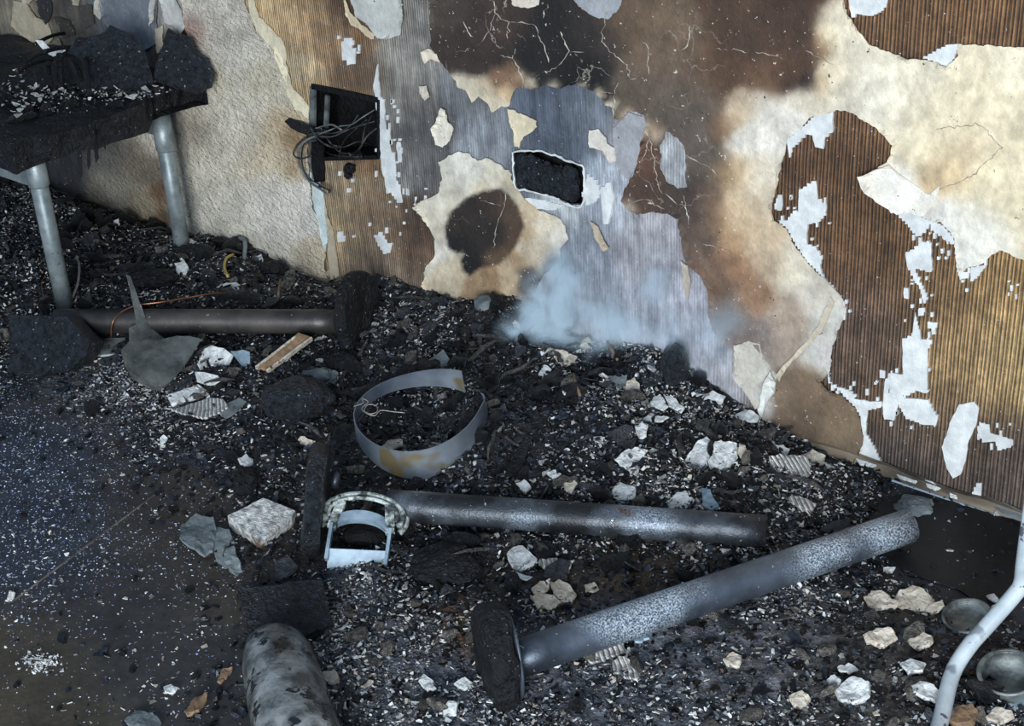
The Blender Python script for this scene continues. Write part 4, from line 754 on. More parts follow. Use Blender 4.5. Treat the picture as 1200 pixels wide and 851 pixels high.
# ------------------------------------------------------------------ metal hoop: a band not quite closed, its ends overlapping
hc = G(496, 520) + np.array([0, 0, .058]); hn = unit(np.array([0, 0, 1.]) + .30 * TOCAM(hc) + np.array([-.1, 0, 0])); hr = unit(ROT @ np.array([1, -.18, 0])); hr = unit(hr - hn * (hr @ hn)); hd = np.cross(hn, hr); kk = pxm(hc)
V, F = [], []; NN = 96
for i in range(NN + 1):
    t = i / NN; q = math.radians(22 - 336 * t); R1 = kk * (76 + 3 * math.sin(3 * q)); ry = R1 * 1.04
    hgt = .056 * (1 + .42 * math.cos(q + .75)); 
    if t < .13: hgt *= .08 + .92 * math.sin(t / .13 * 1.57)
    ctr_ = hc + hr * R1 * math.cos(q) + hd * ry * math.sin(q); out_ = unit(hr * math.cos(q) + hd * math.sin(q))
    for o_, z_ in ((0, hgt / 2), (.0018, hgt / 2), (.004, -hgt / 2), (.002, -hgt / 2)): V.append(ctr_ + out_ * o_ + hn * z_)
    if i: b0 = 4 * i; F += [(b0 - 4 + j, b0 - 4 + (j + 1) % 4, b0 + (j + 1) % 4, b0 + j) for j in range(4)]
F += [(0, 1, 2, 3), tuple(4 * NN + j for j in (3, 2, 1, 0))]
tag(mk('metal_hoop', V, F, M['hoop'], origin=hc - np.array([0, 0, .058])), 'flat metal hoop, warm reflections painted in its colour, lying tilted on the debris above the middle pedestal tube', 'metal hoop')
rim = [hc + hr * kk * u + hd * kk * v + hn * .004 for u, v in ((-2, 4), (14, 6), (30, 2), (46, -8), (58, -20))]
rim = [P3(x, y, hc[2] - .012) for x, y in ((506, 519), (520, 521), (538, 516), (552, 506), (564, 494))]
tube('thin_ring_wire', smooth_path(rim), .0022, M['grey_wire'], seg=6, label='thin curved bright strip lying inside the metal hoop', cat='metal strip')

# ------------------------------------------------------------------ burnt table at the left
lb1, lb2 = P3(77, 362, .04), P3(214, 290, .045); lb1[2] = lb2[2] = 0
def zat(b, px, py):                              # height on the upright through b that lies nearest a sight line
    r = rays(px, py); h_ = np.hypot(b[0] - CAM[0], b[1] - CAM[1]) / np.hypot(r[0], r[1]); return CAM[2] + r[2] * h_
zt1, zt2 = zat(lb1, 42, 172), zat(lb2, 184, 140); ztop = (zt1 + zt2) / 2
tb = empty('burnt_table', (lb1[0], lb1[1], 0), 'burnt low table on grey metal legs with a charred debris-covered top by the wall', 'table')
for b_, z_ in ((lb1, zt1), (lb2, zt2)):
    g0 = .0; lg = tube('leg', [(b_[0], b_[1], g0), (b_[0], b_[1], z_ * .5), (b_[0], b_[1], z_ + .01)], .0215, M['leg_metal'], tb, 20)
    zc = z_ * .79; tube('leg_sleeve', [(b_[0], b_[1], zc), (b_[0], b_[1], zc + .004), (b_[0], b_[1], z_ + .012)], [.0235, .0255, .0255], M['leg_metal'], lg, 20)
zr = zt2 * .93
bar('cross_rail', (lb2[0] - .02, lb2[1], zr), (lb2[0] - .26, lb2[1] - .01, zr + .012), .012, .04, M['rail_metal'], tb, (0, 0, 1))
bar('cross_rail', (lb1[0] - .02, lb1[1] + .0, zt1 * .82), (lb1[0] - .9, lb1[1], zt1 * .82), .014, .035, M['leg_metal'], tb, (0, 0, 1))
# charred top: ragged thick slab
x1 = lb1[0] + .055; x0 = x1 - 1.2; y0 = lb1[1] - .07; y1 = min(lb2[1] + .12, -.012)
gx, gy = np.meshgrid(np.linspace(0, 1, 80), np.linspace(0, 1, 36)); 
X0 = x0 + (x1 - x0) * gx.ravel(); Y0 = y0 + (y1 - y0) * gy.ravel(); e_ = .012 * fbm2(X0, Y0, 14, 3, 3)
X0 = X0 + e_ * (gx.ravel() > .97) - .07 * np.clip((gy.ravel() - .62) / .12, 0, 1) * (gx.ravel() > .97); Y0 = Y0 + .012 * fbm2(X0 + 5, Y0, 14, 3, 4) * (gy.ravel() < .03)
topz = ztop + .062 + .010 * fbm2(X0, Y0, 12, 3, 5); botz = ztop + .0 + .012 * fbm2(X0, Y0, 16, 3, 6)
nn = len(X0); V = np.concatenate([np.c_[X0, Y0, topz], np.c_[X0, Y0, botz], ]); ix = np.arange(nn).reshape(36, 80); F = []
for i in range(35):
    for j in range(79): q = (ix[i, j], ix[i, j+1], ix[i+1, j+1], ix[i+1, j]); F += [q, tuple(int(w) + nn for w in q[::-1])]
ring = list(ix[0, :]) + list(ix[1:, -1]) + list(ix[-1, -2::-1]) + list(ix[-2:0:-1, 0]); md = []
for w in ring: md.append(np.array([X0[w], Y0[w], (topz[w] + botz[w]) / 2]) + .008 * np.array([vnoise(np.array([X0[w] * 50, Y0[w] * 50, s])) for s in (1., 2., 3.)]))
V = np.concatenate([V, md]); rn = len(ring)
for i in range(rn): p, q = ring[i], ring[(i + 1) % rn]; mp, mq = 2 * nn + i, 2 * nn + (i + 1) % rn; F += [(q, p, mp, mq), (mq, mp, p + nn, q + nn)]
mk('tabletop', V, F, M['char'], tb)
TZ = ztop + .062
tp = lambda x, y, dz=0.: P3(x, y, TZ + dz)
slab('charred_board', [(80,62),(92,44),(118,40),(128,32),(140,36),(152,40),(168,60),(172,80),(178,98),(166,108),(148,108),(126,110),(108,113),(106,82),(92,68)], M['char_fine'], 'ragged black charred board leaning upright in the middle of the burnt table', 'charred board', n=unit([.45, -.75, .5]), thick=.016, rough=.004, step=7, c=tp(140, 106, .012), at=(140, 106), seed=3, jamp=1.6)
slab('charred_board', [(197,32),(206,38),(222,44),(228,60),(240,68),(248,84),(246,100),(228,108),(206,100),(180,92),(186,66)], M['char_fine'], 'black charred board with one curved edge propped at the right corner of the burnt table', 'charred board', n=unit([.55, -.6, .55]), thick=.018, rough=.0015, step=7, c=tp(205, 102, .012), at=(205, 102), seed=5, jamp=1.)
slab('charred_board', [(20,96),(60,70),(108,60),(112,84),(70,96),(30,112)], M['char'], 'black charred plank lying flat on the burnt table behind the leaning board', 'charred board', n=(0, -.25, 1), thick=.02, rough=.006, c=tp(66, 90, .03), seed=6, jamp=1.4)
for i, (p, q, r) in enumerate([((40,52),(84,38),.005),((52,60),(100,58),.006),((20,84),(60,70),.006),((70,64),(72,100),.009),((84,72),(96,100),.011),((100,70),(104,108),.008),((30,74),(64,60),.004),((56,74),(60,98),.006)]):
    a_, b_ = tp(*q, .03 + .02 * (i % 3)), tp(*p, .07 + .015 * (i % 4)); tube('charred_stick', smooth_path([a_, (a_ + b_) / 2 + np.array([0, 0, .008]), b_], 3), r, M['char'], seg=7, label=['charred stick lying aslant on the burnt table, rear', 'thick charred stick on the left of the burnt table', 'charred stick at the left edge of the table', 'upright charred slat left of the leaning board', 'broad charred slat beside the leaning board', 'charred slat touching the leaning board', 'thin charred stick over the table debris', 'short charred slat in the table debris'][i], cat='charred stick', group='charred sticks on the table', smooth=False)
slab('paper_curl', [(46,52),(52,50),(62,60),(78,58),(80,62),(62,66),(54,62)], M['dry_white'], 'white curled paper scrap on the burnt table', 'paper scrap', n=unit([.2, -.6, .7]), thick=.002, c=tp(60, 62, .05), bend=.3, step=5, seed=9)
# loose bits on the table
pts_, T_ = [], 0
for (x, y, n_, sx, sy) in ((45,118,34,22,10),(80,112,18,26,8),(60,98,16,20,9),(130,116,14,20,6),(165,112,18,26,5),(190,110,10,14,4),(30,132,12,10,6)):
    for _ in range(n_): pts_.append(tp(RNG.normal(x, sx), RNG.normal(y, sy)))
pts_ = np.array([p for p in pts_ if p[1] > y0 + .015 and p[0] < x1 - .02 and p[1] < y1 - .02]); Rm = rotmats(len(pts_), np.tile([0, 0, 1.], (len(pts_), 1)), .4)
for i, p in enumerate(pts_):
    w = i % 3; o = bpy.data.objects.new('plaster_flake' if w < 2 else 'charcoal_chunk', (VM['w'] if w < 2 else VM['c'])[i % 14]); COL.objects.link(o); s = (.006 + .010 * RNG.uniform()**2) if w < 2 else .008 + .012 * RNG.uniform()
    o.matrix_world = Matrix.Translation(p + np.array([0, 0, .021 if w < 2 else .010])) @ Matrix(Rm[i].tolist()).to_4x4() @ Matrix.Scale(s, 4)
    tag(o, 'small pale flake lying on the burnt tabletop' if w < 2 else 'charcoal lump lying on the burnt tabletop', 'plaster flake' if w < 2 else 'charcoal', 'pale flakes on the burnt table' if w < 2 else 'charcoal on the burnt table')

tv, tf, tcl = [], [], []
for i in range(900):
    g_ = (i % 5); q = tp(*( (RNG.normal(60, 32), RNG.normal(116, 10)) if g_ < 3 else (RNG.normal(160, 40), RNG.normal(114, 5)) ))
    if not (y0 + .01 < q[1] < y1 - .01 and q[0] < x1 - .012): continue
    V_, F_ = SHARD[i % 12]; R_ = rotmats(1, np.array([[0, 0, 1.]]), .6)[0]; k_ = len(tv); s_ = .0025 + .006 * RNG.uniform()**2
    tv += (V_ @ R_.T * s_ + q + [0, 0, .008 + .008 * RNG.uniform()]).tolist(); tf += [tuple(j + k_ for j in f) for f in F_]; tcl += [(WH + GR + DK + DK)[int(RNG.integers(28))]] * len(V_)
tag(mk('table_crumbs', tv, tf, M['pale_bits'], attrs={'col': np.array(tcl)}), 'crumbs of ash, plaster and char strewn over the burnt tabletop', 'crumbs', kind='stuff')

# ------------------------------------------------------------------ openings in the wall: electrical box and burnt socket
eb = empty('electrical_box', tuple(W3(405, 150, 0)), 'open burnt electrical box in the wall, black wires hanging out', 'electrical box')
def wbox(name, poly, depth, mat, parent):
    q = W3(np.array([p[0] for p in poly], float), np.array([p[1] for p in poly], float)); n = len(q); V = np.concatenate([q + [0, .001, 0], q + [0, depth, 0]])
    return mk(name, V, [(i, n + i, n + (i + 1) % n, (i + 1) % n) for i in range(n)] + [tuple(range(n, 2 * n))], mat, parent)
wbox('back_box', [(p[0] + (1.5 if p[0] < 405 else -1.5), p[1] + (1.5 if p[1] < 150 else -1.5)) for p in EBOX], .085, M['soot'], eb)
wl = lambda x, y, d=-.004: W3(x, y, d)
for p, q, w_ in (((366,101),(443,117),.012),((367,102),(366,208),.016),((378,186),(444,184),.010),((444,117),(444,184),.006)):
    fr = bar('box_frame', wl(*p), wl(*q), w_, .008, M['can'] if w_ > .013 else M['soot'], eb, (0, -1, 0))
bar('inner_bracket', wl(384,112,.01), wl(382,150,.01), .012, .006, M['can'], eb, (0, -1, 0))
slab('melted_trim', [(365,168),(376,170),(377,212),(368,213),(364,190)], M['soot'], n=(0, -1, 0), thick=.012, c=wl(370, 190, -.012), parent=eb, seed=5)
slab('charred_flap', [(333,142),(338,137),(352,143),(364,148),(368,154),(356,156),(348,154),(340,150)], M['char'], n=unit([-.2, -1, .3]), thick=.01, c=wl(350, 148, -.02), parent=eb, seed=6, jamp=1.2)
WR = [[(440,128),(424,138),(412,146),(398,148),(388,152),(372,158)], [(440,142),(426,146),(408,152),(390,160),(374,160)], [(442,150),(430,160),(420,176),(410,182)], [(430,140),(416,152),(404,164),(398,178)], [(420,134),(410,148),(392,156),(370,156),(352,166),(344,180),(352,186),(366,182)],
      [(374,158),(360,164),(350,176),(352,196),(362,212),(376,222),(384,228)], [(372,160),(356,170),(354,190),(360,208),(374,216),(378,220)], [(376,150),(386,166),(398,178),(410,180)], [(364,150),(374,164),(388,172),(400,172)], [(370,164),(380,176),(392,182),(420,184)], [(360,152),(372,150),(388,146),(400,152)], [(382,230),(386,226),(384,222),(374,218)], [(436,170),(420,166),(404,172),(390,170)], [(438,132),(428,150),(424,170)]]
for i, w_ in enumerate(WR):
    pts = [W3(x, y, (.05 - .09 * j / (len(w_) - 1) if x > 376 else -.02) - .012 * math.sin(j * 1.7 + i) - .01) for j, (x, y) in enumerate(w_)]
    tube('wire', smooth_path(pts, 5), .0017 + .0006 * (i % 3), M['black_wire'] if i % 5 else M['rail_metal'], eb, 6)
for i, (x, y, r) in enumerate(((410,197,9),(408,206,6),(376,156,10),(402,182,7),(420,182,7))):
    c_ = W3(x, y, -.012); k_ = pxm(c_) * r; Vc, Fc = rough_chunk(200 + i, .8, 2); mk('melted_blob', Vc * k_ * .8 + c_, Fc, M['char'], eb)
so = empty('wall_socket', tuple(W3(642, 209, 0)), 'burnt-out double wall socket, a black melted hole with pale ragged rim', 'wall socket')
wbox('back_box', [(642 + (p[0] - 642) * .97, 209 + (p[1] - 209) * .96) for p in SOCK], .04, M['soot'], so)
rimp = [wl(642 + (x - 642) * 1.01, 209 + (y - 209) * 1.02, -.003) for x, y in SOCK] ; k_ = len(rimp)
V, F = tube_geo(smooth_path(rimp + rimp[:1], 5)[:-1], .0021, 6, True); V += .7 * np.stack([vnoise(V * 120 + s) for s in (1., 5., 9.)], -1) * .0042; mk('rim', V, F, M['plaster'], so)
for i, (x, y, rx, rz) in enumerate(((616,200,13,20),(634,206,14,22),(652,212,13,20),(668,218,12,20),(640,216,30,12),(626,196,18,8))):
    c_ = W3(x, y, .012); k_ = pxm(c_); Vc, Fc = rough_chunk(220 + i, 1., 3); Vc = Vc + .12 * np.stack([vnoise(Vc * 4 + s) for s in (1., 5., 9.)], -1)
    mk('melted_module', Vc * np.array([rx * k_, .016, rz * k_]) + c_, Fc, M['char_fine'], so)

# ------------------------------------------------------------------ other large loose things
N_ = lambda c, k=.4, dx=0., dy=0.: unit(np.array([dx, dy, 1.]) + k * TOCAM(c))
def lay(name, outline, mat, label, cat, thick=.008, k=.3, dx=0., dy=0., **kw):
    m = np.array(outline, float).mean(0); c = G(m[0], m[1]); return slab(name, outline, mat, label, cat, n=N_(c, k, dx, dy), thick=thick, seed=int(m[0] + m[1]) % 997, **{'lift': thick * .9 + .006, **kw})
# black block at the left edge, standing on its long side
c0 = P3(58, 440, .01); lay('charred_block', [(12,366),(46,364),(78,370),(92,384),(103,398),(103,414),(82,436),(44,446),(20,444),(14,420)], M['char_fine'], 'black charred block standing at the left edge, in front of the left pedestal tube', 'charred block', thick=.05, c=c0 + np.array([0, 0, .05]), at=(58, 408), rough=.002, jamp=.8, step=6) if False else slab('charred_block', [(10,369),(78,371),(104,399),(102,414),(80,435),(12,447)], M['char_fine'], 'black charred block standing at the left edge, in front of the left pedestal tube', 'charred block', n=unit([.42, -.8, .45]), thick=.06, c=P3(58, 442, .004), at=(58, 442), rough=.003, jamp=.6, step=4, seed=31, edge=.02)
lay('charred_board', [(278,690),(377,678),(389,726),(350,750),(297,767)], M['char_fine'], 'square black charred board lying flat in the left foreground behind the melted jar', 'charred board', .03, .15, rough=.003, jamp=.8, step=3.2, edge=.02)
blk = lay('plaster_block', [(267,604),(308,584),(346,598),(342,606),(304,636)], M['block'], 'white gritty block with a brown scorched corner left of the cast collar', 'plaster block', .038, .3, rough=.0018, jamp=.35, step=4, edge=.02)
lump('clinker', 350, 463, 42, 30, M['char_fine'], 'large dark grey clinker lump with a flat face, left of the metal hoop', 'clinker', seed=21, amp=.18, flat=.8)
lump('clinker', 374, 440, 22, 14, M['bits'] if False else M['grey_sheet'], 'small grey lump perched behind the big clinker', 'clinker', seed=23, amp=.3)
lump('charred_lump', 790, 430, 17, 26, M['char_fine'], 'upright black charred lump at the wall, just right of the smoke', 'charred lump', seed=25, amp=.15, flat=1.1, sink=.1)
lump('charred_lump', 492, 440, 28, 18, M['char'], 'rounded black lump on the slope above the metal hoop', 'charred lump', seed=27, amp=.3)
lump('charred_lump', 404, 420, 22, 16, M['char'], 'dark lump at the foot of the standing disc', 'charred lump', seed=28, amp=.3)
lump('charred_lump', 520, 650, 46, 22, M['char'], 'low black lump beside the bracket, below the middle pedestal tube', 'charred lump', seed=29, amp=.3, flat=.6)
lump('charred_lump', 290, 560, 16, 20, M['char'], 'dark boulder-like lump left of the collar disc', 'charred lump', seed=33, amp=.25)
lump('charred_lump', 216, 250, 14, 12, M['char'], 'round black lump at the foot of the rear table leg', 'charred lump', seed=34, amp=.25) if False else lump('charred_lump', 228, 292, 16, 10, M['char'], 'round black lump at the foot of the rear table leg', 'charred lump', seed=34, amp=.25)
lump('charred_lump', 320, 312, 16, 11, M['char'], 'black lump against the woodchip wallpaper foot', 'charred lump', seed=35, amp=.3)
lump('charred_lump', 284, 350, 22, 12, M['char'], 'black wedge of char behind the middle of the left pedestal tube', 'charred lump', seed=36, amp=.3)
lump('charred_lump', 182, 322, 24, 14, M['char'], 'black lump between the two table legs', 'charred lump', seed=37, amp=.3)
lump('charred_lump', 1072, 590, 20, 12, M['grey_sheet'], 'dusty dark lump at the wall beyond the foreground tube end', 'charred lump', seed=38, amp=.3)
lump('charred_lump', 268, 398, 14, 8, M['char'], 'black lump tucked under the left pedestal tube', 'charred lump', seed=39, amp=.3)
lay('charred_strip', [(606,528),(616,516),(622,522),(612,544),(602,560),(592,566),(594,548)], M['char'], 'long black flake right of the metal hoop', 'charred strip', .006, .2, bend=.3)
lay('charred_strip', [(586,432),(600,410),(610,418),(606,440),(596,452)], M['grey_sheet'], 'ribbed grey flake above the hoop', 'charred strip', .006, .3, bend=.3) if False else lay('charred_strip', [(496,424),(520,416),(526,424),(520,436),(500,446),(494,436)], M['grey_sheet'], 'feathered dark grey flake above the metal hoop', 'charred strip', .005, .4, bend=.5)
# molten translucent sheet with its spike
ms = empty('melted_sheet', tuple(G(190, 440)), 'grey translucent melted sheet with a tall thin spike, beside the black block', 'melted sheet')
M['melt'] = pbr('cloudy_melted_plastic', (.05, .055, .055), (.19, .2, .19), 14, .25, bump=.5, bscale=50, bdist=.006, trans=.3, alpha=.74, speck=(ASHW, 110, .72))
slab('sheet', [(143,414),(152,402),(172,398),(200,396),(222,398),(236,404),(226,418),(212,434),(200,446),(186,459),(170,452),(156,446),(148,430)], M['melt'], n=N_(G(190, 440), .8), thick=.006, c=G(190, 456) + np.array([0, 0, .008]), at=(190, 456), parent=ms, bend=.2, seed=12, rough=.003)
slab('spike', [(148,322),(153,324),(160,344),(168,366),(176,384),(192,396),(188,402),(168,400),(152,400),(151,384),(160,380),(156,356)], M['melt'], n=unit(TOCAM(G(165, 410)) + np.array([.1, .2, 0])), thick=.004, c=G(172, 412) + np.array([0, .0, .045]), at=(172, 400), parent=ms, seed=13, jamp=.4, rough=.001)
# crockery and cards right of it
lay('crockery_piece', [(232,430),(240,410),(248,405),(262,410),(274,422),(266,434),(258,440),(240,442)], M['dry_white'], 'white curved crockery piece standing in debris right of the melted sheet', 'crockery', .006, 1.2, bend=.5, lift=.03)
lay('crockery_piece', [(229,438),(240,436),(256,442),(258,448),(246,452),(232,448)], M['dry_white'], 'stained lower crockery piece leaning below the curved white one', 'crockery', .006, 1., bend=.3, lift=.016)
lay('crockery_piece', [(271,414),(284,410),(293,414),(293,426),(288,440),(282,426)], M['bluezinc'], 'bluish curved shard right of the white crockery', 'crockery', .004, 1.2, bend=.6, lift=.02)
lay('card_piece', [(201,482),(222,473),(246,467),(262,470),(268,478),(252,486),(240,490),(222,487)], M['ribbed'], 'white ribbed tile shard lying flat in front of the melted sheet', 'tile shard', .005, .1, lift=.012, bend=.1)
lay('card_piece', [(198,462),(216,456),(232,450),(240,456),(238,462),(220,468),(202,472)], M['dry_white'], 'white slab behind the ribbed tile shard', 'tile shard', .012, .3, lift=.02)
lay('card_piece', [(248,474),(262,474),(280,466),(288,470),(278,482),(264,490)], M['grey_sheet'], 'grey shard touching the ribbed white tile', 'shard', .005, .2)
wf = empty('wooden_frame_piece', tuple(G(330, 420)), 'broken wooden frame strip with pale edges under the left pedestal tube', 'frame piece')
gq = G(332, 420) + np.array([0, 0, .02])
slab('strip', [(301,430),(352,391),(362,394),(312,433)], M['brown'], n=N_(gq, .6), thick=.008, c=gq, at=(332, 414), parent=wf, jamp=.3, seed=3)
for o_ in ([(299,429),(350,390),(352,391),(301,430.5)], [(312,433),(364,394.5),(366,396),(314,434.5)]): tag(slab('edge', o_, M['dry_cream'], n=N_(gq, .6), thick=.01, c=gq + np.array([0, 0, .003]), at=(332, 414), parent=wf, jamp=.1, seed=4, edge=.02), 'pale thin edge strip')
lay('metal_tray', [(103,398),(128,396),(146,396),(150,404),(146,414),(118,416),(106,412)], M['can'], 'crushed dark metal lid between the black block and melted sheet', 'lid', .008, .3)
# wires
cw = smooth_path([P3(x, y, z) for x, y, z in ((130,395,.05),(132,378,.09),(142,366,.105),(160,358,.11),(190,354,.11),(220,349,.10),(250,344,.09),(270,344,.07))], 6)
tube('copper_wire', cw, .0018, M['copper'], seg=6, label='thin copper wire arching over the left pedestal tube', cat='wire')
tube('copper_wire', smooth_path([G(x, y) + np.array([0, 0, .012]) for x, y in ((52,352),(50,336),(56,326),(66,320))], 6), .0016, M['copper'], seg=6, label='reddish wire beside the front table leg', cat='wire')
tube('cable_loop', smooth_path([G(x, y) + np.array([0, 0, z]) for x, y, z in ((84,357,.01),(94,344,.03),(97,330,.05),(93,322,.05))], 6), .003, M['grey_wire'], seg=8, label='pale curved cable end by the front table leg', cat='cable')
wz = smooth_path([hc + np.array([0, 0, .03]) + rt * u * kk + dn * v * kk for u, v in ((-76,10),(-66,4),(-68,-2),(-60,2),(-66,12),(-56,18),(-48,14),(-50,6),(-60,6),(-62,16),(-50,20),(-44,12),(-30,12),(-16,12))], 6)
tube('wire_tangle', wz, .0011, M['grey_wire'], seg=5, label='fine curled wire tangle on the left rim of the metal hoop', cat='wire')
tube('cable_loop', smooth_path([G(x, y) + np.array([0, 0, z]) for x, y, z in ((286,306,.0),(288,293,.03),(298,288,.045),(310,291,.04),(315,300,.01))], 6), .006, M['grey_sheet'], seg=8, label='grey ring fragment standing at the woodchip wall foot', cat='ring fragment')
tube('yellow_wire', smooth_path([G(x, y) + np.array([0, 0, .014]) for x, y in ((268,330),(264,320),(266,309),(274,304))], 6), .004, pbr('yellow_plastic', (.3, .2, .05), (.5, .36, .1), 30, .5, bump=.2), seg=8, label='short yellow curved strip in the debris behind the left tube', cat='strip')
for pts, lab in ((((326,358),(330,338)), 'short tan stick behind the left tube, near the standing disc'), (((680,470),(672,450)), 'thin twig on the heap below the smoke'), (((724,428),(712,412)), 'thin stick on the heap right below the smoke')):
    a_, b_ = [G(*q) + np.array([0, 0, .012 + .012 * i]) for i, q in enumerate(pts)]; tube('stick', [a_, (a_ + b_) / 2, b_], [.003, .004, .003], M['brown'], seg=7, label=lab, cat='stick')

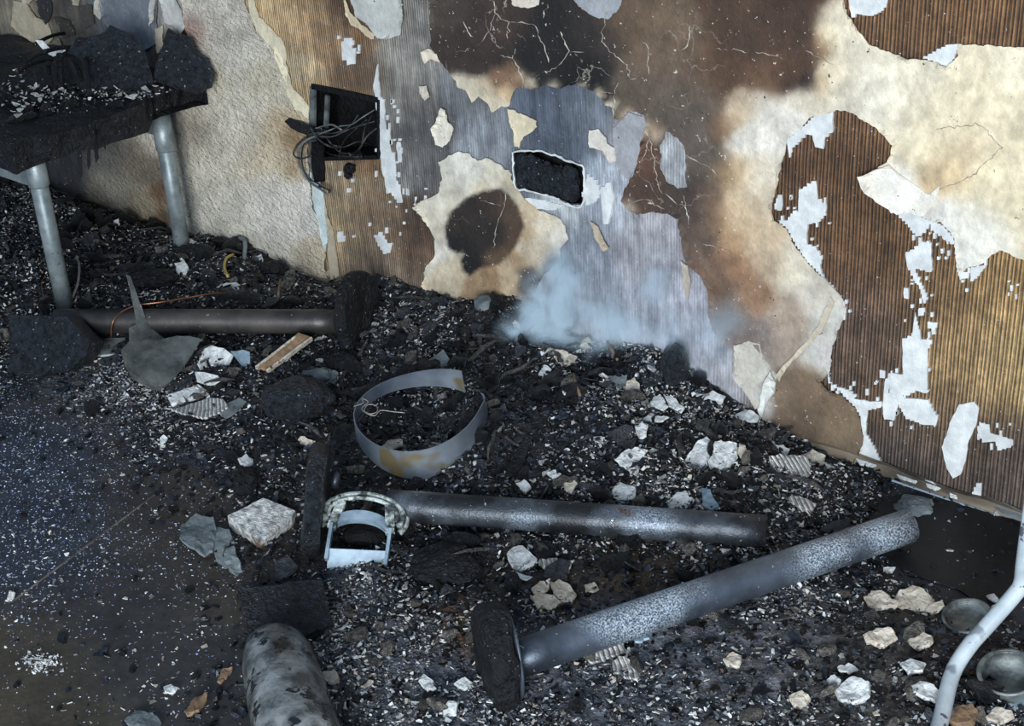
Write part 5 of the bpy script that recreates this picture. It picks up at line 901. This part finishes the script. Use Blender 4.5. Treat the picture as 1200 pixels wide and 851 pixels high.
# pale pieces, each told apart
CRM, WHT, RIB, BRN, GRY = M['dry_cream'], M['dry_white'], M['ribbed'], M['brown'], M['grey_sheet']
PIECES = [
 ('plaster_slab', [(799,545),(806,532),(818,518),(828,514),(834,518),(833,530),(828,540),(831,552),(818,556),(804,554)], WHT, 'large white plaster slab, left half of the cracked pair on the heap', .012, .5),
 ('plaster_slab', [(836,518),(850,518),(862,520),(863,534),(856,546),(842,554),(833,552),(831,541),(836,530)], WHT, 'blotched white plaster slab, right half of the cracked pair', .012, .5),
 ('tile_shard', [(902,538),(914,532),(930,532),(944,536),(950,546),(946,560),(936,570),(924,564),(912,560),(907,550)], RIB, 'big ribbed white tile shard at the right foot of the heap', .008, .5),
 ('plaster_piece', [(783,586),(794,576),(804,574),(806,582),(813,584),(808,592),(796,597),(786,594)], WHT, 'white plaster piece just above the right end of the middle tube', .008, .4),
 ('plaster_piece', [(822,572),(832,574),(836,584),(843,592),(834,597),(824,594)], M['bluezinc'], 'bluish white piece below the cracked plaster slab', .006, .5),
 ('plaster_piece', [(722,537),(732,528),(746,524),(758,528),(752,540),(748,552),(742,560),(736,550),(727,544)], WHT, 'large crumpled white flake in the middle of the heap', .005, .5),
 ('plaster_piece', [(744,498),(752,494),(760,500),(758,510),(750,513),(745,506)], WHT, 'bright white chip above the crumpled flake', .006, .4),
 ('paper_wad', [(634,416),(644,406),(652,410),(664,412),(676,416),(672,424),(660,428),(648,432),(640,426)], CRM, 'crumpled cream paper on the heap under the smoke, wide one', .004, .7),
 ('paper_wad', [(680,406),(684,396),(691,394),(696,406),(698,414),(692,420),(686,416)], CRM, 'pointed cream paper scrap sticking up on the heap under the smoke', .004, 1.2),
 ('paper_wad', [(630,438),(638,428),(646,432),(644,442),(636,444)], WHT, 'bright white scrap left of the crumpled cream paper', .006, .5),
 ('plaster_piece', [(660,456),(668,452),(674,458),(668,463),(661,462)], WHT, 'small round white chip in the centre of the heap', .005, .3),
 ('shard', [(706,448),(720,440),(734,440),(734,450),(722,458),(710,458)], GRY, 'greyish translucent shard on the heap right of centre', .004, .5),
 ('plaster_piece', [(735,446),(744,442),(750,452),(746,466),(738,468),(733,458)], CRM, 'curled cream flake beside the greyish shard', .004, .7),
 ('plaster_piece', [(756,480),(766,466),(774,462),(782,476),(778,480),(766,478),(764,488),(757,484)], WHT, 'forked white flake near the wall on the heap', .005, .6),
 ('plaster_piece', [(778,464),(790,466),(802,478),(798,482),(786,476)], WHT, 'slanting white strip right of the forked flake', .005, .5),
 ('plaster_piece', [(752,490),(766,487),(782,487),(778,492),(760,494)], WHT, 'long flat white strip below the forked flake', .005, .4),
 ('plaster_piece', [(820,462),(836,458),(848,464),(846,476),(838,468),(824,468)], WHT, 'bent white strip at the foot of the grey wall', .005, .6),
 ('plaster_piece', [(858,488),(872,480),(888,486),(886,494),(872,494)], WHT, 'white strip at the wall foot beside the brown paper', .006, .6),
 ('plaster_piece', [(908,522),(918,520),(926,526),(922,532),(912,530)], WHT, 'white chip above the ribbed tile shard', .006, .5),
 ('plaster_piece', [(942,532),(952,526),(966,532),(964,546),(952,552),(946,542)], CRM, 'cream crumpled piece right of the ribbed tile shard', .006, .6),
 ('plaster_piece', [(924,582),(936,580),(946,586),(956,592),(948,600),(934,594)], RIB, 'pale crust left of the foreground tube far end', .006, .3),
 ('plaster_piece', [(866,520),(874,524),(878,536),(872,544),(866,534)], CRM, 'narrow cream chip between slab and ribbed tile', .006, .5),
 ('plaster_piece', [(595,652),(602,642),(612,640),(618,646),(630,656),(622,662),(610,668),(600,664)], WHT, 'star-shaped white flake under the middle tube', .006, .3),
 ('plaster_piece', [(631,656),(644,655),(658,656),(673,656),(666,668),(650,668),(636,664)], RIB, 'flat oblong white flake right of the star-shaped one', .006, .2),
 ('plaster_piece', [(608,670),(616,672),(624,676),(618,680),(610,676)], WHT, 'thin white sliver below the star-shaped flake', .004, .2),
 ('plaster_piece', [(645,682),(656,680),(668,686),(674,696),(670,706),(658,704),(650,694)], CRM, 'beige rounded plate, right one of the cluster behind the foreground tube', .008, .2),
 ('plaster_piece', [(624,688),(634,682),(644,680),(643,690),(634,696),(626,694)], CRM, 'beige rounded plate, upper left one of the cluster behind the foreground tube', .007, .2),
 ('plaster_piece', [(624,698),(634,694),(648,698),(656,706),(646,713),(632,712)], CRM, 'beige rounded plate, lower one of the cluster behind the foreground tube', .008, .2),
 ('plaster_piece', [(685,684),(696,682),(700,688),(694,694),(687,692)], CRM, 'small beige chip right of the beige cluster', .006, .2),
 ('card_piece', [(683,760),(706,752),(728,746),(731,764),(714,770),(692,780)], RIB, 'ribbed grey card piece below the foreground tube', .006, .3),
 ('tile_shard', [(718,774),(726,768),(740,774),(748,786),(746,798),(732,794),(720,790)], RIB, 'small corrugated white piece below the foreground tube', .006, .3),
 ('plaster_piece', [(640,774),(650,768),(658,770),(654,778),(644,780)], WHT, 'white chip below the near end of the foreground tube', .006, .3),
 ('plaster_piece', [(740,740),(754,736),(764,738),(760,748),(744,752)], M['bluezinc'], 'bluish shard touching the foreground tube from below', .006, .3),
 ('plaster_piece', [(1013,700),(1022,692),(1036,692),(1052,704),(1046,708),(1032,710),(1022,714)], CRM, 'cream plaster plate, left of the pair on the mat edge', .012, .3),
 ('plaster_piece', [(1048,702),(1056,692),(1070,686),(1082,692),(1096,704),(1090,711),(1074,712),(1058,712)], CRM, 'largest cream plaster plate on the mat edge', .012, .3),
 ('plaster_piece', [(1086,714),(1094,708),(1104,702),(1106,710),(1096,716)], CRM, 'tan sliver leaning on the largest cream plate', .008, .3),
 ('plaster_piece', [(1014,742),(1026,736),(1044,738),(1050,748),(1036,756),(1018,750)], CRM, 'brown-topped plaster plate below the cream pair', .014, .3),
 ('plaster_piece', [(1062,746),(1076,738),(1092,746),(1090,756),(1074,760)], CRM, 'tan plaster piece left of the bent tube', .008, .3),
 ('plaster_piece', [(980,808),(988,798),(1002,795),(1018,802),(1016,814),(1000,823),(986,820)], WHT, 'round white plaster piece in the right foreground', .012, .3),
 ('plaster_piece', [(968,796),(978,790),(986,796),(980,804),(970,804)], WHT, 'small white piece beside the round one', .008, .3),
 ('plaster_piece', [(1056,776),(1068,772),(1084,776),(1080,786),(1064,788)], WHT, 'flat white piece above the ragged one near the bent tube', .008, .3),
 ('plaster_piece', [(1070,804),(1078,800),(1096,806),(1101,810),(1096,820),(1084,818),(1072,812)], WHT, 'ragged white piece left of the bent tube foot', .008, .3),
 ('plaster_piece', [(982,782),(994,778),(1005,784),(996,790),(986,788)], WHT, 'wide white chip above the round white piece', .006, .3),
 ('card_piece', [(1108,842),(1120,828),(1136,824),(1146,832),(1140,850),(1124,858)], BRN, 'tan ribbed wood piece right of the bent tube foot', .008, .3),
 ('plaster_piece', [(1156,838),(1168,828),(1186,832),(1188,842),(1170,846)], CRM, 'cream flat piece below the tin can', .01, .3),
 ('plaster_piece', [(1156,698),(1164,696),(1172,704),(1164,708)], WHT, 'white chip on the dark mat by the bent tube', .006, .3),
 ('plaster_piece', [(1160,712),(1170,708),(1180,714),(1172,722),(1162,720)], CRM, 'dirty white lump beside the bent tube elbow', .01, .3),
 ('plaster_piece', [(848,772),(858,764),(870,768),(866,780),(852,780)], CRM, 'cream chip in the ash of the middle right foreground', .007, .3),
 ('plaster_piece', [(926,816),(940,810),(950,818),(944,828),(930,826)], CRM, 'brownish cream chip left of the round white piece', .007, .3),
 ('plaster_piece', [(491,798),(498,790),(506,796),(510,804),(500,808)], WHT, 'white chip in the ash right of the jar, upper', .007, .3),
 ('plaster_piece', [(534,800),(546,794),(553,800),(545,808)], WHT, 'white chip in the ash just left of the front disc', .007, .3),
 ('plaster_piece', [(519,830),(528,822),(536,824),(534,836),(522,840)], WHT, 'white chip in the ash right of the jar, lower', .007, .3),
 ('plaster_piece', [(424,804),(432,796),(438,798),(434,806)], CRM, 'small cream curl in the ash by the jar', .006, .4),
 ('plaster_piece', [(378,788),(392,784),(398,792),(390,800),(380,798)], CRM, 'dirty cream knot right of the jar shoulder', .008, .4),
 ('plaster_piece', [(187,514),(192,510),(198,514),(194,522),(188,524)], WHT, 'single white chip on the grey floor debris left of centre', .007, .4),
 ('plaster_piece', [(280,538),(288,532),(297,536),(294,544),(284,544)], WHT, 'white chip pair by the dark boulder-like lump', .007, .4),
 ('plaster_piece', [(349,514),(358,512),(369,518),(366,523),(354,520)], CRM, 'cream sliver above the collar disc', .005, .4),
 ('plaster_piece', [(444,524),(454,516),(470,512),(472,522),(458,526),(446,528)], CRM, 'cream scrap inside the metal hoop', .006, .4),
 ('plaster_piece', [(606,566),(614,564),(622,570),(614,576)], WHT, 'white chip on the heap above the middle tube', .006, .4),
 ('plaster_piece', [(640,552),(650,548),(656,554),(648,560)], WHT, 'white chip right of the long black flake', .006, .4),
 ('plaster_piece', [(660,566),(668,562),(676,568),(670,578),(662,576)], CRM, 'cream folded chip above the middle tube', .006, .6),
 ('plaster_piece', [(718,572),(728,566),(744,570),(745,582),(732,588),(720,584)], WHT, 'crumpled white piece above the middle tube, centre', .007, .5),
 ('plaster_piece', [(206,308),(216,304),(220,314),(216,326),(208,322)], WHT, 'white oval piece in the debris between the table legs', .006, .7),
 ('plaster_piece', [(262,334),(274,331),(284,334),(282,340),(266,340)], WHT, 'white flat piece behind the left pedestal tube', .006, .5),
 ('plaster_piece', [(298,300),(306,298),(309,306),(302,316)], WHT, 'white slip leaning by the grey ring fragment', .004, 1.),
 ('plaster_piece', [(216,284),(224,280),(230,286),(224,292)], WHT, 'white square chip at the foot of the rear table leg', .006, .8),
 ('plaster_piece', [(132,260),(138,257),(140,264),(135,270)], WHT, 'white chip at the baseboard left of the rear table leg', .006, .8),
 ('shard', [(212,614),(230,604),(250,606),(254,622),(250,640),(240,652),(224,642),(210,630)], GRY, 'flat dark grey shard left of the white block', .006, .15),
 ('ash_strip', [(256,618),(268,620),(272,630),(262,642),(260,656),(268,668),(262,672),(252,656),(250,636)], GRY, 'pale grey curled ash strip left of the white block, upper', .006, .5),
 ('ash_strip', [(264,642),(274,640),(278,654),(286,672),(292,690),(284,684),(270,668),(262,656)], GRY, 'grey curled ash strip tapering toward the square board', .006, .5),
 ('wood_splinter', [(254,798),(260,788),(272,784),(264,796),(258,802)], BRN, 'small orange wood splinter on the bare floor', .004, .1),
 ('wood_splinter', [(216,834),(226,820),(244,812),(240,822),(228,836),(220,840)], BRN, 'larger orange wood splinter near the bottom of the bare floor', .005, .1),
 ('shard', [(146,842),(160,832),(178,834),(188,844),(180,856),(156,856)], GRY, 'dark shard at the bottom edge of the bare floor', .008, .2),
 ('plaster_piece', [(190,804),(200,802),(208,806),(202,812),(192,810)], WHT, 'longish white chip at lower left on the bare floor', .004, .1),
 ('shard', [(880,400),(884,396),(890,400),(886,408)], GRY, 'grey sliver', .004, .1),
]
for nm, o_, m_, lab, th, k_ in PIECES[:-1]:
    seed_ = int(sum(p[0] for p in o_)) % 31
    lay(nm, o_, m_, lab, nm.replace('_', ' '), th, k_, (seed_ % 5 - 2) * .08, (seed_ % 3 - 1) * .1, lift=th + .008, step=4.5, jamp=1.9, jstep=3.4, rough=.0035, bend=(seed_ % 4 - 1) * .08)

# white powder heap on the bare floor
pw = []; o_ = G(50, 778)
for i in range(160):
    q = G(RNG.normal(50, 11), RNG.normal(778, 6)); pw.append(q)
pv, pf = [], []
for q in pw:
    V_, F_ = SHARD[int(RNG.integers(12))]; R_ = rotmats(1, np.array([[0, 0, 1.]]), .5)[0]; k_ = len(pv); s_ = RNG.uniform(.0015, .005); pv += (V_ @ R_.T * s_ + q + [0, 0, .003 * RNG.uniform(0, 1.6)]).tolist(); pf += [tuple(j + k_ for j in f) for f in F_]
tag(mk('white_powder', pv, pf, M['dry_white']), 'little spill of white powder and grains on the bare floor at lower left', 'white powder', kind='stuff')

# melted clear jar at the bottom
jb = G(346, 862); jt = G(322, 770); ja = unit(np.array([jt[0] - jb[0], jt[1] - jb[1], 0])); base_ = np.array([jb[0], jb[1], .045]) - ja * .06; kj = pxm(jb)
M['glass'] = pbr('sooted_clear_plastic', (.10, .105, .105), (.40, .42, .42), 20, .16, bump=.5, bscale=22, bdist=.012, trans=.35, alpha=.86, speck=((.015, .016, .018), 26, .56), contrast=(.42, .6))
jr = empty('melted_jar', (jb[0], jb[1], 0), 'sooty clear melted jar on its side at the bottom, mouth toward the square board', 'jar')
R_ = 46 * kj; Lj = np.hypot(jt[0] - jb[0], jt[1] - jb[1]) + .06
lathe('body', base_, base_ + ja, [(-.08, R_ * 1.02), (0, R_ * 1.03), (Lj * .35, R_ * 1.0), (Lj * .6, R_ * .97), (Lj * .75, R_ * .92), (Lj * .86, R_ * .8), (Lj * .94, R_ * .62), (Lj * .99, R_ * .42), (Lj * 1.01, R_ * .3), (Lj * .985, R_ * .27), (Lj * .93, R_ * .38), (Lj * .84, R_ * .66), (Lj * .6, R_ * .9), (0, R_ * .95), (-.08, R_ * .95)], M['glass'], jr, seg=48, noise=.003, nf=14, seed=3)
nk = base_ + ja * (Lj * .97) + np.array([0, 0, .012])
tag(tube('mouth', [nk + (unit(np.cross(ja, [0, 0, 1])) * math.cos(q) * .019 + np.array([0, 0, 1]) * math.sin(q) * .012) for q in np.linspace(0, 2 * math.pi, 24, endpoint=False)], .0035, M['white_tube'], jr, 8, closed=True), 'pale rolled lip of the mouth')

# bent white tube at the right edge
z0 = .02; bt = [P3(1093, 880, z0), P3(1104, 838, .025), P3(1116, 790, .04), P3(1136, 757, .07), P3(1160, 730, .10), P3(1188, 698, .135), P3(1197, 684, .15), P3(1200, 660, .17), P3(1208, 600, .24), P3(1222, 520, .34), P3(1236, 420, .46), P3(1252, 300, .60)]
tube('bent_tube', smooth_path(bt, 6), .0125, M['white_tube'], seg=18, label='bent white enamelled metal tube rising at the right edge of the picture', cat='tube')
# tins
def tin(px, py, r, lab, hgt, tilt, name):
    c = G(px, py); kk_ = pxm(c); R = r * kk_; ax_ = unit(np.array([tilt[0], tilt[1], 1.])); t = empty(name, tuple(c), lab, 'tin'); A = c + np.array([0, 0, .006])
    lathe('shell', A, A + ax_, [(0, .0005), (0, R * .96), (.003, R), (hgt * .5, R * 1.0), (hgt, R * 1.0), (hgt + .003, R * 1.05), (hgt + .004, R * .96), (hgt, R * .92), (.006, R * .9), (.006, .0005)], M['can'], t, seg=40, noise=.0025, nf=20, seed=int(px))
    tube('rolled_rim', [A + ax_ * (hgt + .003) + (frame(ax_)[1] * math.cos(q) + frame(ax_)[2] * math.sin(q)) * R * 1.03 for q in np.linspace(0, 2 * math.pi, 40, endpoint=False)], .0028, M['can'], t, 8, closed=True)
    return t
tin(1134, 732, 25, 'flattened burnt tin lid half hidden behind the bent white tube', .010, (-.1, -.2), 'burnt_tin')
tin(1182, 806, 30, 'burnt round tin with grey rim under the bent white tube', .026, (-.05, -.25), 'burnt_tin')
bar_ = lay('metal_strip', [(1180,822),(1206,820),(1206,830),(1180,832)], M['bluezinc'], 'bluish metal strip in front of the burnt round tin', 'metal strip', .004, .5, jamp=.2)
# sheet of scorched mat at the wall on the right
gm = [(1020,640),(1012,612),(1040,582),(1076,576),(1210,616),(1236,640),(1200,700),(1168,716),(1120,690),(1060,668)]
slab('scorched_mat', gm, M['dark_mat'], 'smooth black scorched mat lying below the baseboard at the right', 'mat', thick=.003, c=(1.1, -.2, .0035), rough=.0005, step=8, seed=44, jamp=1.2)
for i, (o_, h_) in enumerate((([(1050,554),(1062,556),(1076,562),(1072,566),(1054,560)], .046), ([(1084,562),(1092,564),(1102,572),(1096,574),(1086,570)], .046), ([(1112,574),(1120,576),(1122,584),(1114,582)], .046), ([(1158,588),(1176,588),(1200,600),(1210,608),(1200,612),(1176,602)], .046), ([(1002,536),(1014,536),(1030,542),(1024,548),(1008,544)], .05))):
    q_ = W3(np.array([p[0] for p in o_], float), np.array([p[1] for p in o_], float), -.014).mean(0)
    slab('paint_curl', o_, WHT if i != 3 else GRY, ['white paint curl on the baseboard at the right, longest', 'white paint curl on the baseboard, second from the heap', 'small paint curl on the baseboard right of the mat middle', 'grey fallen strip lying along the baseboard at the right edge', 'pale curl where heap and baseboard meet'][i], 'paint curl', n=unit([0, -.6, 1]), thick=.004, c=q_, seed=i, jamp=.6, parent=None)
# burnt roll and sheet at the wall beside the smoke
rl = empty('burnt_roll', tuple(G(600, 362)), 'grey burnt paper roll lying at the wall just left of the smoke', 'paper roll')
a_, b_ = G(574, 356) + np.array([0, -.02, .02]), G(648, 372) + np.array([0, -.02, .02]); L_ = np.linalg.norm(b_ - a_)
lathe('roll', a_, b_, [(0, .0005), (0, .012), (.004, .021), (L_ * .3, .024), (L_ * .7, .026), (L_, .022), (L_, .0005)], M['grey_sheet'], rl, seg=24, noise=.008, nf=22, seed=2)
tag(slab('loose_layer', [(578,334),(596,328),(612,334),(640,342),(640,350),(618,346),(598,342),(582,340)], M['soot'], n=unit([0, -.7, .7]), thick=.004, c=(a_ + b_) / 2 + np.array([0, .02, .03]), at=(608, 346), parent=rl, seed=5), 'blackened loose edge layer')

# ------------------------------------------------------------------ smoke rising off the heap
sv = bpy.data.materials.new('smoke'); sv.use_nodes = True; nt = sv.node_tree; nt.nodes.remove(nt.nodes['Principled BSDF']); out = nt.nodes['Material Output']
pv_ = nt.nodes.new('ShaderNodeVolumePrincipled'); pv_.inputs['Color'].default_value = (.68, .86, 1., 1); pv_.inputs['Anisotropy'].default_value = -.35
tcn = nt.nodes.new('ShaderNodeTexCoord')
def vn(t): return nt.nodes.new(t)
def vm(op, a, b=None):
    x = vn('ShaderNodeMath'); x.operation = op
    for s_, v_ in zip(x.inputs, (a, b)):
        if v_ is None: continue
        if isinstance(v_, (int, float)): s_.default_value = v_
        else: nt.links.new(v_, s_)
    return x.outputs[0]
nz = vn('ShaderNodeTexNoise'); nz.inputs['Scale'].default_value = 11.; nz.inputs['Detail'].default_value = 4.; nz.inputs['Distortion'].default_value = .8; nt.links.new(tcn.outputs['Object'], nz.inputs['Vector'])
nz2 = vn('ShaderNodeTexNoise'); nz2.inputs['Scale'].default_value = 6.; nz2.inputs['Detail'].default_value = 2.; nt.links.new(tcn.outputs['Object'], nz2.inputs['Vector'])
sub = vn('ShaderNodeVectorMath'); sub.operation = 'SUBTRACT'; nt.links.new(nz2.outputs['Color'], sub.inputs[0]); sub.inputs[1].default_value = (.5, .5, .5)
scl = vn('ShaderNodeVectorMath'); scl.operation = 'SCALE'; nt.links.new(sub.outputs[0], scl.inputs[0]); scl.inputs[3].default_value = .26
wp = vn('ShaderNodeVectorMath'); wp.operation = 'ADD'; nt.links.new(tcn.outputs['Object'], wp.inputs[0]); nt.links.new(scl.outputs[0], wp.inputs[1])
SO = G(655, 392) + np.array([0, 0, .02])
PUFF = [(648,374,.07,.055,2.2),(672,338,.05,.055,1.3),(640,390,.05,.04,1.2),(715,370,.075,.05,.34),(758,340,.05,.05,.42),(742,375,.09,.05,.24),(800,395,.12,.06,.15),(865,385,.12,.06,.10),(690,395,.07,.035,.4)]
tot = None
for px, py, rx, rz, a in PUFF:
    c_ = plane_hit(px, py, SO, np.array([.0, -1., 0])) - SO
    s1 = vn('ShaderNodeVectorMath'); s1.operation = 'SUBTRACT'; nt.links.new(wp.outputs[0], s1.inputs[0]); s1.inputs[1].default_value = tuple(c_)
    d1 = vn('ShaderNodeVectorMath'); d1.operation = 'DIVIDE'; nt.links.new(s1.outputs[0], d1.inputs[0]); d1.inputs[1].default_value = (rx, .06, rz)
    l1 = vn('ShaderNodeVectorMath'); l1.operation = 'LENGTH'; nt.links.new(d1.outputs[0], l1.inputs[0])
    g_ = vm('MULTIPLY', vm('EXPONENT', vm('MULTIPLY', vm('POWER', l1.outputs['Value'], 2.), -1.1)), a); tot = g_ if tot is None else vm('ADD', tot, g_)
mr = vn('ShaderNodeMapRange'); nt.links.new(nz.outputs['Fac'], mr.inputs[0]); mr.inputs[1].default_value = .40; mr.inputs[2].default_value = .72; mr.inputs[3].default_value = .04; mr.inputs[4].default_value = 1.9
nt.links.new(vm('MULTIPLY', vm('MULTIPLY', vm('MAXIMUM', vm('SUBTRACT', tot, .03), 0.), mr.outputs[0]), 40.), pv_.inputs['Density']); nt.links.new(pv_.outputs[0], out.inputs['Volume'])
bm = bmesh.new(); bmesh.ops.create_icosphere(bm, subdivisions=3, radius=1); me = bpy.data.meshes.new('smoke'); 
for v in bm.verts: v.co = Vector((v.co.x * .52 + .2, max(-.2, min(v.co.y * .16, -SO[1] - .012)), v.co.z * .27 + .05))
bm.to_mesh(me); bm.free(); me.materials.append(sv); so_ = bpy.data.objects.new('smoke', me); COL.objects.link(so_); so_.location = SO
tag(so_, 'pale blue smoke drifting up from the heap against the wall', 'smoke', kind='stuff')
